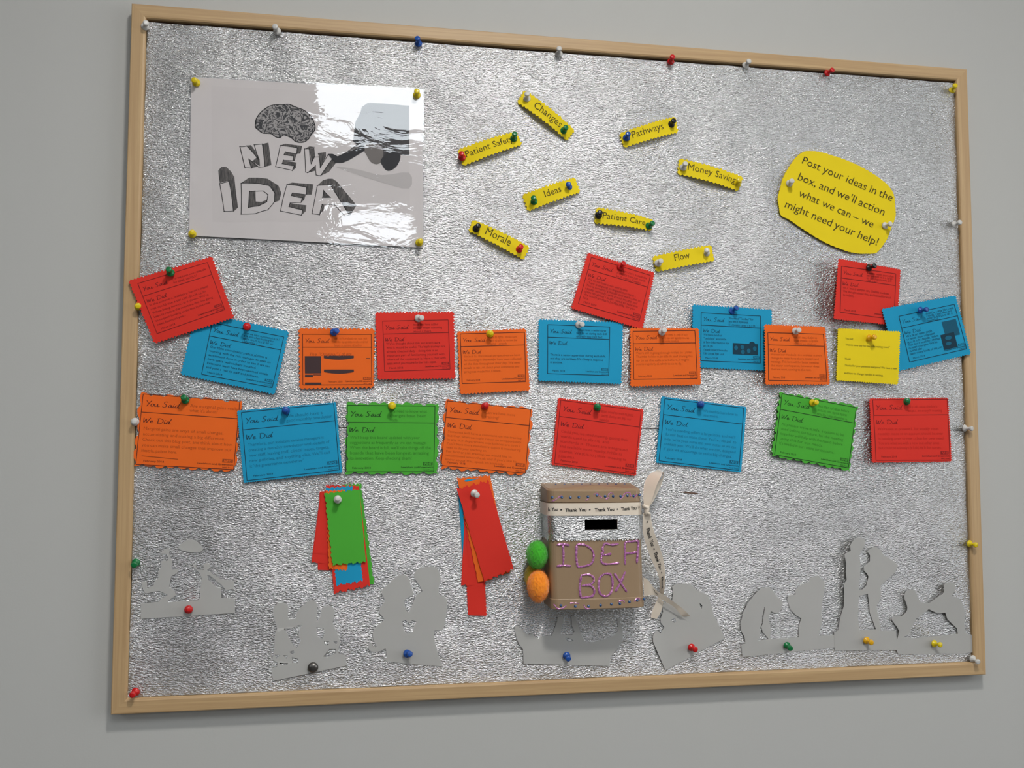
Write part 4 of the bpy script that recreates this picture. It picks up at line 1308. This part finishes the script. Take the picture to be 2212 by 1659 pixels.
strips((640, 1010), 4.254, [
    ('blue', [(1483, 140), (1650, 80), (1700, 900), (1536, 918)], (TORN, FL, FL, FL), (1.0,) * 4, 'blue strip at the back of the right bundle'),
    ('red', [(1530, 220), (1690, 210), (1745, 1358), (1582, 1353)], (FL, ('zig', 40, 1.6), ('zig', 6, 1.5), ('zig', 40, 1.6)), (1.7,) * 4, 'longest narrow red strip hanging lowest in the right bundle'),
    ('red', [(1560, 240), (1700, 230), (1725, 1095), (1516, 1078)], (FL, FL, ('torn', 4, 2), FL), (2.4,) * 4, 'red strip with a ragged lower corner behind the orange, right bundle'),
    ('red', [(1548, 240), (1640, 230), (1650, 922), (1578, 915)], (FL, FL, FL, ('zig', 34, 1.4)), (3.1,) * 4, 'narrow zigzag-edged red strip in the right bundle'),
    ('orange', [(1478, 100), (1778, 72), (1958, 968), (1690, 1040)], (('torn', 6, 2.5), ('zig', 40, 1.0), ('torn', 4, 2), FL), (3.8,) * 4, 'wide orange strip showing above the front red one, right bundle'),
    ('orange', [(1500, 230), (1700, 220), (1800, 1030), (1670, 1052)], (FL, FL, FL, ('wave', 12, 1.6)), (4.5,) * 4, 'orange strip along the left of the front red one, right bundle'),
    ('red', [(1476, 200), (1762, 122), (1995, 935), (1728, 1045)], (('torn', 4, 5), ('zig', 32, 1.6), ('torn', 5, 4), ('wave', 4, 0.8)), (5.4, 5.4, 9, 7), 'front red strip of the right bundle, under a white pin'),
], 'paper strips in the right bundle')
bl = cr((640, 1010), 4.254, [(1542, 120), (1580, 105), (1625, 108), (1678, 94), (1650, 110), (1600, 122), (1560, 130)])
cutout('torn_scrap', [bl], S(4.6), MP['blue'], cuts=0, label='tiny torn blue sliver near the top of the right bundle', cat='paper scrap')

# ------------------------------------------------------------------ cardboard idea box
bo, bs = (1110, 1000), 4.609
HB = HF + 0.049           # front of the box
fc = [np.array(P(*cr(bo, bs, [c])[0], HB)) for c in ((345, 262), (1268, 262), (1308, 1437), (385, 1470))]
bx_o = fc[3]
bx_x = ((fc[2] - fc[3]) + (fc[1] - fc[0])) / 2
bx_z = ((fc[0] - fc[3]) + (fc[1] - fc[2])) / 2
bx_w, bx_h = np.linalg.norm(bx_x), np.linalg.norm(bx_z)
bx_o = (fc[0] + fc[1] + fc[2] + fc[3]) / 4 - bx_x / 2 - bx_z / 2
ex, ez = bx_x / bx_w, bx_z / bx_h
ey = np.array((0, -1, 0))
base_c = bx_o + bx_x / 2
box = empty('idea_box', (base_c[0], -HF, base_c[2]), 'brown paper covered box lettered IDEA BOX in pink glitter, tied with ribbon', 'box')


def bpt(x, d, z):
    """box frame: x along the width, d out from the foil, z up from the bottom"""
    return bx_o + ex * x + ez * z + np.array((0, -(HF + d), 0)) - np.array((0, bx_o[1], 0))


DEP = HB - HF


def profile(grow=0.0, xs=()):
    """plan outline from the back left, round the front, to the back right: list of (x, d)"""
    r = 0.010
    pts = [(0 - grow, 0.0), (0 - grow, (DEP - r) * 0.5), (0 - grow, DEP - r)]
    for k in range(1, 6):
        a = math.pi / 2 * k / 6
        pts.append((r - (r + grow) * math.cos(a), DEP - r + (r + grow) * math.sin(a)))
    fx = sorted(set([r + (bx_w - 2 * r) * k / 14 for k in range(15)] + list(xs)))
    for x in fx:
        t = (x - r) / (bx_w - 2 * r)
        pts.append((x, DEP + grow + 0.003 * 4 * t * (1 - t)))
    for k in range(5, 0, -1):
        a = math.pi / 2 * k / 6
        pts.append((bx_w - r + (r + grow) * math.cos(a), DEP - r + (r + grow) * math.sin(a)))
    pts += [(bx_w + grow, DEP - r), (bx_w + grow, (DEP - r) * 0.5), (bx_w + grow, 0.0)]
    return pts


def zpix(y):              # crop row -> z on the box front
    return (1453 - y) / (1453 - 262) * bx_h


def xpix(x, y):           # crop column -> x on the box front
    l = 345 + (385 - 345) * (y - 262) / 1200
    rr = 1268 + (1308 - 1268) * (y - 262) / 1180
    return (x - l) / (rr - l) * bx_w


SL = (xpix(695, 612), xpix(1022, 612), zpix(664), zpix(562))


def shell(name, zs, grow_of, mat, hole=True, zig=None, part=box, inner=False):
    xs = SL[:2] if hole else ()
    if zig:
        xs = list(xs) + [0.010 + (bx_w - 0.020) * k / 46 for k in range(47)]
    V, F = [], []
    m = 0
    for j, z in enumerate(zs):
        pr = profile(grow_of(z), xs)
        m = len(pr)
        for i, (x, d) in enumerate(pr):
            zz = z
            if zig and j == 0:
                zz = z + (0.0016 if i % 2 else -0.0008)
            if z > bx_h - 0.003:
                zz += 0.0065 * (1 - d / DEP)
            V.append(bpt(x, d, zz))
    for j in range(len(zs) - 1):
        for i in range(m - 1):
            pa, pb = profile(0, xs)[i], profile(0, xs)[i + 1]
            if hole and SL[2] - 1e-6 <= zs[j] and zs[j + 1] <= SL[3] + 1e-6 and pa[1] >= DEP - 1e-4 and SL[0] - 1e-6 <= pa[0] and pb[0] <= SL[1] + 1e-6:
                continue
            a = j * m + i
            F.append((a, a + 1, a + m + 1, a + m))
    return V, F, m


zr = sorted(set([0.0, 0.0012, zpix(1400), zpix(1352), zpix(1345), zpix(1338)] + [bx_h * k / 10 for k in range(1, 10)] + [SL[2], SL[3], zpix(402), zpix(395), zpix(388), bx_h - 0.002, bx_h]))


def body_grow(z):
    g = 0.0
    if z > zpix(392):
        g = 0.0009
    if z < zpix(1345):
        g = 0.0007
    if z >= bx_h - 1e-6 or z <= 1e-6:
        g = -0.0012
    return g


V, F, m = shell('body', zr, body_grow, M_BROWN)
top = len(V)
last = len(zr) - 1
tb = [V[last * m + i] for i in range(m)]
bb = [V[i] for i in range(m)]
ctop = np.mean(tb, axis=0) + ez * 0.004
V.append(ctop)
for i in range(m - 1):
    F.append((last * m + i, last * m + i + 1, top))
V.append(np.mean(bb, axis=0))
for i in range(m - 1):
    F.append((i + 1, i, top + 1))
F.append((m - 1, 0, top + 1))
F.append((last * m, last * m + m - 1, top))
mk('body', V, F, M_BROWN, parent=box)
# hollow behind the slot, its shade painted near-black
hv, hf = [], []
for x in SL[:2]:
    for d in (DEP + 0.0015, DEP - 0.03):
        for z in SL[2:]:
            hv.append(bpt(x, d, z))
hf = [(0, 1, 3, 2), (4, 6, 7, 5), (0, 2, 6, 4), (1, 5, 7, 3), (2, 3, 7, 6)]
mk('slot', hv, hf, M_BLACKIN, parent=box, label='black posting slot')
fz = [zpix(772), zpix(740), SL[2], (SL[2] + SL[3]) / 2, SL[3], zpix(540), zpix(505)]
V, F, m = shell('foil', fz, lambda z: 0.0013, M_FOILB, zig=True)
mk('foil_band', V, F, M_FOILB, parent=box, label='silver foil band with pinked lower edge')

# ribbon round the box
rz = (zpix(522), zpix(398))
V, F, m = shell('rib', [rz[0], (rz[0] + rz[1]) / 2, rz[1]], lambda z: 0.0022, M_RIBBON, hole=False)
rib = mk('ribbon_band', V, F, M_RIBBON, parent=box, label='cream ribbon printed Thank You', smooth=True)


def front_map(px, grow):
    """crop pixels on the box front -> 3-D"""
    out = []
    for x, y in px:
        X, Z = xpix(x, y), zpix(y)
        t = min(1, max(0, (X - 0.010) / (bx_w - 0.020)))
        d = DEP + grow + 0.003 * 4 * t * (1 - t)
        if X < 0.010:
            d = DEP - 0.010 + math.sqrt(max(0, (0.010 + grow) ** 2 - (0.010 - X) ** 2))
        out.append(bpt(X, d, Z))
    return np.array(out)


tv, tf = [], []
for tx, x0, x1, y0, y1 in (('k You', 345, 428, 474, 472), ('Thank You', 502, 708, 482, 478), ('Thank You', 790, 985, 482, 476), ('Thank You', 1056, 1215, 476, 466), ('\u2022', 452, 472, 478, 478), ('\u2022', 730, 750, 480, 480), ('\u2022', 1010, 1028, 476, 476), ('\u2022', 1232, 1248, 460, 460)):
    v, f, w = line_mesh(tx, 0.022, 0.0, 0.32)
    k = (x1 - x0) / w
    hgt = 46 if tx != '\u2022' else 46
    px = [(x0 + a * k, y0 + (y1 - y0) * a / w - b * hgt) for a, b in v]
    n0 = len(tv)
    tv.extend(px)
    tf.extend([tuple(i + n0 for i in q) for q in f])
mk('ribbon_print', front_map(tv, 0.0027), tf, M_INK, parent=rib)


def ribbon_strip(name, rows, n=8, text=None, parent=box):
    """rows: (left px, right px, left h, right h) along the strip, crop pixels and mm above the foil"""
    L = catmull([(a[0], a[1], ha) for a, b, ha, hb in rows], n)
    R = catmull([(b[0], b[1], hb) for a, b, ha, hb in rows], n)
    l3 = PN(cr(bo, bs, [p[:2] for p in L]), HF + np.array([p[2] for p in L]) / 1000)
    r3 = PN(cr(bo, bs, [p[:2] for p in R]), HF + np.array([p[2] for p in R]) / 1000)
    V, F = [], []
    for k in range(len(l3)):
        for t in (0, 0.5, 1):
            V.append(l3[k] * (1 - t) + r3[k] * t)
        if k:
            a = 3 * (k - 1)
            F += [(a, a + 3, a + 4, a + 1), (a + 1, a + 4, a + 5, a + 2)]
    o = mk(name, V, F, M_RIBBON, parent=parent, smooth=True)
    if text:
        cum = np.concatenate([[0], np.cumsum(np.linalg.norm(np.diff((l3 + r3) / 2, axis=0), axis=1))])
        wd = np.linalg.norm(r3 - l3, axis=1)
        tv, tf = [], []
        for tx, s0, s1 in text:
            v, f, w = line_mesh(tx, 0.022, 0, 0.32)
            n0 = len(tv)
            for a, b in v:
                s = (s0 + (s1 - s0) * a / w) * cum[-1]
                k = int(np.clip(np.searchsorted(cum, s) - 1, 0, len(cum) - 2))
                g = (s - cum[k]) / (cum[k + 1] - cum[k] + 1e-9)
                lo, hi = l3[k] * (1 - g) + l3[k + 1] * g, r3[k] * (1 - g) + r3[k + 1] * g
                t = 0.62 - b * 0.42
                p = hi * (1 - t) + lo * t if True else lo
                tv.append(p + (np.array(CAM) - p) / np.linalg.norm(np.array(CAM) - p) * 0.0005)
            tf.extend([tuple(i + n0 for i in q) for q in f])
        mk('ribbon_print', tv, tf, M_INK, parent=o)
    return o


# loop standing up from the knot, front and back leg
ribbon_strip('ribbon_loop', [((1300, 445), (1350, 430), 50, 54), ((1290, 370), (1372, 380), 46, 56), ((1290, 290), (1395, 300), 40, 54), ((1300, 200), (1425, 215), 34, 52), ((1345, 120), (1462, 140), 30, 48), ((1410, 80), (1478, 100), 26, 40), ((1460, 78), (1492, 100), 20, 32), ((1490, 120), (1470, 160), 16, 26), ((1478, 190), (1425, 190), 16, 24), ((1440, 280), (1385, 280), 22, 28), ((1392, 375), (1340, 360), 36, 40), ((1352, 435), (1310, 430), 48, 50)], 6)
ribbon_strip('ribbon_tail', [((1286, 500), (1360, 490), 50, 50), ((1282, 590), (1368, 570), 48, 48), ((1284, 690), (1392, 670), 44, 44), ((1312, 800), (1430, 780), 38, 38), ((1352, 920), (1468, 890), 30, 30), ((1395, 1020), (1492, 985), 24, 24), ((1436, 1110), (1505, 1080), 18, 20), ((1450, 1190), (1505, 1180), 12, 18), ((1452, 1260), (1498, 1265), 8, 14), ((1462, 1315), (1485, 1330), 5, 9)], 6,
             text=[('\u2022', 0.085, 0.11), ('Thank You', 0.16, 0.385), ('\u2022', 0.41, 0.435), ('Thank You', 0.465, 0.69), ('\u2022', 0.715, 0.74), ('Thank', 0.77, 0.92)])
ribbon_strip('ribbon_tail', [((1296, 1330), (1290, 1140), 14, 20), ((1350, 1318), (1335, 1165), 14, 20), ((1405, 1318), (1385, 1230), 12, 17), ((1455, 1350), (1440, 1285), 11, 15), ((1520, 1388), (1520, 1330), 10, 14), ((1600, 1440), (1600, 1390), 9, 13), ((1660, 1508), (1680, 1450), 7, 11), ((1690, 1532), (1755, 1525), 4, 8)], 6,
             text=[('You', 0.2, 0.31)])
ribbon_strip('ribbon_tail', [((1490, 1385), (1440, 1330), 5, 7), ((1478, 1440), (1405, 1410), 3, 6), ((1455, 1500), (1375, 1480), 2, 5), ((1420, 1555), (1365, 1540), 1.5, 3)], 6)
kn = []
for k, (cx, cy, rx, ry, hh, an) in enumerate(((1325, 470, 26, 55, 52, 0.2), (1312, 440, 42, 20, 53, 0.6), (1335, 500, 36, 16, 52, 0.5))):
    ctr = np.array(P(*cr(bo, bs, [(cx, cy)])[0], HF + hh / 1000))
    vs, fs = [], []
    for i in range(9):
        ph = math.pi * i / 8
        for j in range(12):
            th = 2 * math.pi * j / 12
            x, y, z = math.sin(ph) * math.cos(th) * rx / 4.609 / 1690, math.sin(ph) * math.sin(th) * 0.004, math.cos(ph) * ry / 4.609 / 1690
            x, z = x * math.cos(an) + z * math.sin(an), -x * math.sin(an) + z * math.cos(an)
            vs.append(ctr + np.array((x, y, z)))
    for i in range(8):
        for j in range(12):
            a, b = i * 12 + j, i * 12 + (j + 1) % 12
            fs.append((a, b, b + 12, a + 12))
    kn.append((vs, fs))
mk('ribbon_knot', *merge(kn), M_RIBBON, parent=box, smooth=True)


# glitter-glue lettering: bumpy beads of glue
def glue(name, strokes, rad=0.0014, mat=M_GLITTER):
    parts = []
    for st in strokes:
        p2 = catmull(st, 7)
        p3 = front_map([tuple(q) for q in p2], 0.0004)
        vs, fs = [], []
        for i, c in enumerate(p3):
            d = p3[min(i + 1, len(p3) - 1)] - p3[max(i - 1, 0)]
            d = d / (np.linalg.norm(d) + 1e-9)
            s = np.cross(d, ey)
            s /= np.linalg.norm(s) + 1e-9
            rr = rad * random.uniform(0.65, 1.35) * (0.5 if i in (0, len(p3) - 1) else 1)
            for j in range(7):
                a = 2 * math.pi * j / 7
                vs.append(c + s * rr * math.cos(a) + ey * rr * 0.8 * math.sin(a))
            if i:
                for j in range(7):
                    a, b = (i - 1) * 7 + j, (i - 1) * 7 + (j + 1) % 7
                    fs.append((a, b, b + 7, a + 7))
        parts.append((vs, fs))
    return mk(name, *merge(parts), mat, parent=box)


glue('glitter_letter', [[(425, 812), (485, 806), (548, 815)], [(486, 815), (490, 910), (488, 1015)], [(425, 1022), (490, 1015), (562, 1020)]])
glue('glitter_letter', [[(618, 815), (614, 920), (625, 1028)], [(615, 808), (700, 815), (765, 862), (785, 930), (760, 1000), (690, 1025), (622, 1030)]])
glue('glitter_letter', [[(1035, 810), (960, 818), (900, 803), (872, 850), (880, 885), (862, 910), (910, 915), (962, 905)], [(865, 915), (860, 980), (905, 1008), (1042, 1000)]])
glue('glitter_letter', [[(1100, 1020), (1100, 900), (1103, 800), (1170, 790), (1236, 793), (1232, 890), (1222, 1010)], [(1100, 906), (1160, 905), (1230, 896)]])
glue('glitter_letter', [[(658, 1332), (648, 1230), (662, 1120)], [(660, 1115), (740, 1108), (788, 1150), (760, 1200), (668, 1218)], [(668, 1216), (750, 1215), (790, 1262), (768, 1320), (656, 1336)]])
glue('glitter_letter', [[(890, 1102), (842, 1150), (834, 1250), (860, 1310), (920, 1322), (965, 1270), (972, 1180), (950, 1110), (890, 1102)]])
glue('glitter_letter', [[(990, 1100), (1050, 1190), (1118, 1290)], [(1102, 1088), (1060, 1180), (1003, 1282)]])
for st in ([(365, 378), (400, 372), (440, 340), (475, 320)], [(700, 372), (725, 360), (740, 325)], [(780, 318), (810, 300), (840, 325), (870, 355)], [(900, 365), (935, 340), (930, 310), (970, 300), (990, 330)], [(1050, 360), (1075, 340), (1100, 305), (1145, 300), (1160, 345)], [(1190, 355), (1215, 330), (1225, 315)],
           [(400, 1392), (440, 1440), (490, 1430), (520, 1408)], [(550, 1388), (600, 1385), (640, 1390)], [(685, 1400), (710, 1440), (755, 1445)], [(1030, 1385), (1070, 1370), (1095, 1395)], [(1190, 1390), (1225, 1355), (1255, 1375)]):
    glue('glitter_squiggle', [st], 0.0009)
gem_v, gem_f = lathe([(0.0, 0.0012), (0.0010, 0.0010), (0.0018, 0.0004), (0.0020, 0.0)], 10)
for gx, gy in [(383, 340), (473, 340), (556, 342), (638, 340), (727, 335), (815, 322), (898, 332), (978, 332), (1054, 334), (1126, 328), (1188, 332), (1250, 322),
               (466, 1408), (606, 1418), (734, 1418), (852, 1412), (960, 1404), (1046, 1402), (1144, 1388), (1224, 1378), (1294, 1366)]:
    c = front_map([(gx, gy)], 0.0008)[0]
    v = [c + ex * a + ez * b + ey * z for a, b, z in gem_v]
    mk('gem', v, gem_f, M_GEM, parent=box, smooth=True)
# dots pricked along the lid top
for k in range(9):
    c = bpt(bx_w * (0.12 + 0.095 * k), DEP * 0.5, bx_h + 0.0052)
    v = [c + ex * a * 0.8 + ey * b * 0.8 + ez * z for a, b, z in gem_v]
    mk('gem', v, gem_f, M_GEM, parent=box, smooth=True)


# pompoms glued to the left side
def pompom(colr, cx, cy, rx, ry, h, lab, seed):
    r = np.random.default_rng(seed)
    ctr = np.array(P(*cr(bo, bs, [(cx, cy)])[0], HF + h))
    k = 1.0 / 4.609 / (FPX / (1.2374 - HF - h))
    rad = np.array((rx * k, (rx + ry) / 2 * k, ry * k))
    bm = bmesh.new()
    bmesh.ops.create_icosphere(bm, subdivisions=4, radius=1.0)
    V = [np.array(v.co) for v in bm.verts]
    F = [tuple(q.index for q in f.verts) for f in bm.faces]
    bm.free()
    V = [ctr + v * rad * (0.94 + 0.015 * r.normal()) for v in V]
    n = len(V)
    for _ in range(5200):     # short fibres
        d = r.normal(size=3)
        d /= np.linalg.norm(d)
        s = np.cross(d, r.normal(size=3))
        s /= np.linalg.norm(s)
        b0 = ctr + d * rad * 0.86
        t = ctr + (d + 0.05 * r.normal(size=3)) * rad * r.uniform(0.95, 1.03)
        V += [b0 + s * 0.00022, b0 - s * 0.00022, t]
        F.append((n, n + 1, n + 2))
        n += 3
    return mk('pompom', V, F, pom_mat(lab.split()[0] + '_pompom_fluff', colr), parent=box, label=lab)


pompom(lin(62, 176, 30), 232, 915, 112, 148, 0.030, 'green fluffy pompom', 1)
pompom(lin(250, 146, 22), 242, 1226, 116, 166, 0.034, 'orange fluffy pompom', 2)
pompom(lin(178, 158, 30), 180, 1130, 80, 120, 0.014, 'mustard fluffy pompom', 3)

# ------------------------------------------------------------------ pins
PIN_PROF = [(0.0, 0.0), (0.0046, 0.0), (0.0052, 0.0006), (0.0051, 0.0016), (0.0044, 0.0026), (0.0028, 0.0034), (0.0022, 0.0046), (0.0021, 0.0072), (0.0025, 0.0086), (0.0034, 0.0094), (0.0038, 0.0102), (0.0038, 0.0118), (0.0034, 0.0126), (0.0020, 0.0129), (0.0, 0.0130)]
pv, pf = lathe(PIN_PROF, 18)
nv_l, nf_l = lathe([(0.0, -0.0085), (0.0005, -0.0065), (0.0005, 0.0002), (0.0, 0.0002)], 8)
PIN_ME = {}
for k, mt in M_PIN.items():
    me = bpy.data.meshes.new('push_pin_' + k)
    me.from_pydata(pv, [], pf)
    me.materials.append(mt)
    me.polygons.foreach_set('use_smooth', [True] * len(me.polygons))
    PIN_ME[k] = me
NEEDLE = bpy.data.meshes.new('needle')
NEEDLE.from_pydata(nv_l, [], nf_l)
NEEDLE.materials.append(M_STEEL)


def pin(colr, fx, fy, hx, hy, where, hf=4.5, name=None):
    a = P(fx, fy, HF + hf / 1000)
    b = P(hx, hy, HF + (hf + 10.5) / 1000)
    d = (b - a).normalized()
    out = Vector((0, -1, 0))
    ang = d.angle(out)
    if ang > math.radians(32):
        d = out.slerp(d, math.radians(32) / ang)
    o = bpy.data.objects.new('push_pin', PIN_ME[colr])
    COL.objects.link(o)
    o.matrix_world = Matrix.Translation(a - d * 0.0012) @ d.to_track_quat('Z', 'Y').to_matrix().to_4x4()
    tag(o, (name or colr) + ' push pin ' + where, 'push pin', 'push pins in the board')
    nd = bpy.data.objects.new('needle', NEEDLE)
    COL.objects.link(nd)
    nd.parent = o
    return o


pin('white', 313.5, 57, 315.5, 49, 'in the top left corner of the board')
pin('white', 598.5, 67, 594, 57, 'along the top edge, above the poster')
pin('blue', 904, 94, 901.5, 82, 'along the top edge, the only blue one there')
pin('white', 1207.5, 116, 1208, 104, 'along the top edge, near its middle')
pin('red', 1449, 133, 1453, 122, 'along the top edge, between two white pins')
pin('white', 1610.5, 141, 1618, 132, 'along the top edge, between two red pins')
pin('red', 1787, 158, 1798.5, 151, 'along the top edge, nearest its right end')
pin('yellow', 2057, 194.5, 2064, 184, 'in the top right corner of the board')
pin('white', 2062, 485, 2074, 480, 'at the right edge, level with the rounded note')
pin('white', 2084, 925, 2101, 926, 'at the right edge by the foil seam')
pin('yellow', 2094.5, 1174.5, 2109, 1177.5, 'at the right edge above the children silhouette')
pin('white', 2101, 1423, 2113, 1430, 'in the bottom right corner of the board')
pin('red', 292.5, 1494.5, 285.5, 1501.5, 'in the bottom left corner of the board')
pin('green', 293.5, 1215.5, 289.5, 1220.5, 'at the left edge beside the dancing silhouettes')
pin('white', 291.5, 911, 290, 910, 'at the left edge beside the orange wavy card')
pin('yellow', 299.5, 662, 298, 660.5, 'at the left edge half hidden by the tilted red card')
pin('yellow', 424, 178.5, 419.5, 173, 'in the upper left corner of the poster')
pin('yellow', 900.5, 205, 900.5, 197, 'in the upper right corner of the poster')
pin('yellow', 415.5, 505.5, 415.5, 502, 'in the lower left corner of the poster')
pin('yellow', 905.5, 524, 908.5, 521, 'in the lower right corner of the poster')
pin('red', 998, 340, 997, 331.5, 'at the left end of the Patient Safety label')
pin('green', 1109.5, 299, 1112, 289, 'at the right end of the Patient Safety label')
pin('white', 1138.3, 213, 1138.8, 202, 'at the left end of the Changes label')
pin('green', 1217, 282, 1222.5, 275.5, 'at the right end of the Changes label')
pin('green', 1153.5, 435, 1152.5, 427, 'at the left end of the Ideas label')
pin('blue', 1228.3, 404, 1228, 398, 'at the right end of the Ideas label')
pin('black', 1029, 494, 1033.5, 487.5, 'at the left end of the Morale label')
pin('red', 1121, 538.5, 1125.4, 533, 'at the right end of the Morale label')
pin('black', 1293.2, 465, 1296.4, 459.2, 'at the left end of the Patient Care label')
pin('green', 1401.6, 488, 1410, 482, 'at the right end of the Patient Care label')
pin('blue', 1353.4, 297.5, 1357, 289, 'at the left end of the Pathways label')
pin('black', 1450, 268.5, 1455.5, 260.5, 'at the right end of the Pathways label')
pin('white', 1475.8, 361.8, 1480.8, 353.3, 'at the left end of the Money Saving label')
pin('yellow', 1592.4, 395.5, 1597, 389, 'at the right end of the Money Saving label')
pin('white', 1421.5, 568.5, 1427.5, 563.6, 'at the left end of the Flow label')
pin('white', 1525.5, 546.5, 1527, 540, 'at the right end of the Flow label')
pin('white', 1705.3, 395.8, 1710.8, 391, 'at the left side of the rounded yellow note')
pin('white', 1912, 487.3, 1923.5, 483.7, 'at the right side of the rounded yellow note')
pin('green', 368.3, 589, 364.4, 582, 'in the tilted red card at far left', 12)
pin('red', 533.5, 705.5, 532.2, 707, 'in the blue card behind the tilted red one')
pin('blue', 721.5, 717.7, 727.8, 714.6, 'in the orange card with dark blocks')
pin('white', 903.8, 687.6, 911.5, 686.5, 'in the upright red card of the upper row')
pin('yellow', 1058.5, 720.8, 1059.8, 719.2, 'in the orange card beside the upright red card')
pin('white', 1250.5, 701.5, 1258, 700.6, 'in the blue card with three printed lines')
pin('red', 1340.8, 576.5, 1347.6, 569, 'in the tilted red card below the word labels')
pin('blue', 1581, 672, 1591.8, 664.5, 'in the blue card with the printed photo')
pin('white', 1430.2, 717, 1435, 713.2, 'in the orange card left of the blue photo card', 13)
pin('white', 1718.5, 715.2, 1726, 713, 'in the orange card right of the blue photo card', 12)
pin('black', 1877.8, 578.2, 1889.5, 573.8, 'in the red card at upper far right', 14)
pin('blue', 1988.6, 670, 2002.5, 668.4, 'in the tilted blue card at far right', 14)
pin('amber', 1879, 729.8, 1889.5, 727.8, 'in the plain yellow card', 13)
pin('green', 400.4, 864, 396.4, 858, 'in the orange wavy card at far left')
pin('blue', 617.5, 887, 616.6, 884.4, 'in the blue card of the lower row next to the green card', 8)
pin('yellow', 846.8, 876.6, 847.6, 878, 'in the green wavy card beside the orange wavy card')
pin('red', 1047.5, 877.6, 1050.2, 875, 'in the orange wavy card right of the green one')
pin('green', 1290.4, 879.5, 1291.2, 877, 'in the red card above the cardboard box')
pin('blue', 1513.6, 873.6, 1514.6, 871.8, 'in the blue card lying over the foil seam')
pin('yellow', 1755.3, 870, 1763.6, 868.9, 'in the tilted green card')
pin('green', 1958.2, 867.6, 1961.2, 865.2, 'in the red card at far right of the lower row')
pin('white', 729.4, 1079, 729.8, 1076, 'holding the left bundle of strips', 10)
pin('white', 1024.6, 1065.4, 1031.2, 1069.8, 'holding the right bundle of strips', 11)
pin('red', 407.3, 1316.6, 407.9, 1315.4, 'in the dancing silhouettes')
pin('blue', 879.6, 1412, 886, 1412.9, 'in the hugging couple silhouette')
pin('blue', 1224, 1416.8, 1227.8, 1423, 'in the boat silhouette')
pin('red', 1493.7, 1398.5, 1502.2, 1403.4, 'in the head-and-shoulders silhouette')
pin('green', 1700, 1394.6, 1707.6, 1401, 'in the sitting animals silhouette')
pin('amber', 1872.2, 1383.7, 1882.4, 1388, 'in the tall standing figures silhouette')
pin('yellow', 2018.6, 1390.4, 2031.6, 1393, 'in the children holding hands silhouette')
# round-headed upholstery tack
tc_ = np.array(P(676, 1441.7, HF + 0.003))
tv_, tf_ = lathe([(0.0005, -0.009), (0.0005, 0.0), (0.0064, 0.0), (0.0067, 0.0005), (0.0062, 0.0016), (0.0048, 0.0029), (0.0026, 0.0037), (0.0, 0.0039)], 24)
mk('upholstery_tack', [tc_ + np.array((a, -z, b)) for a, b, z in tv_], tf_, M_TACK, smooth=True, label='dark domed metal tack in the three children silhouette', cat='tack')
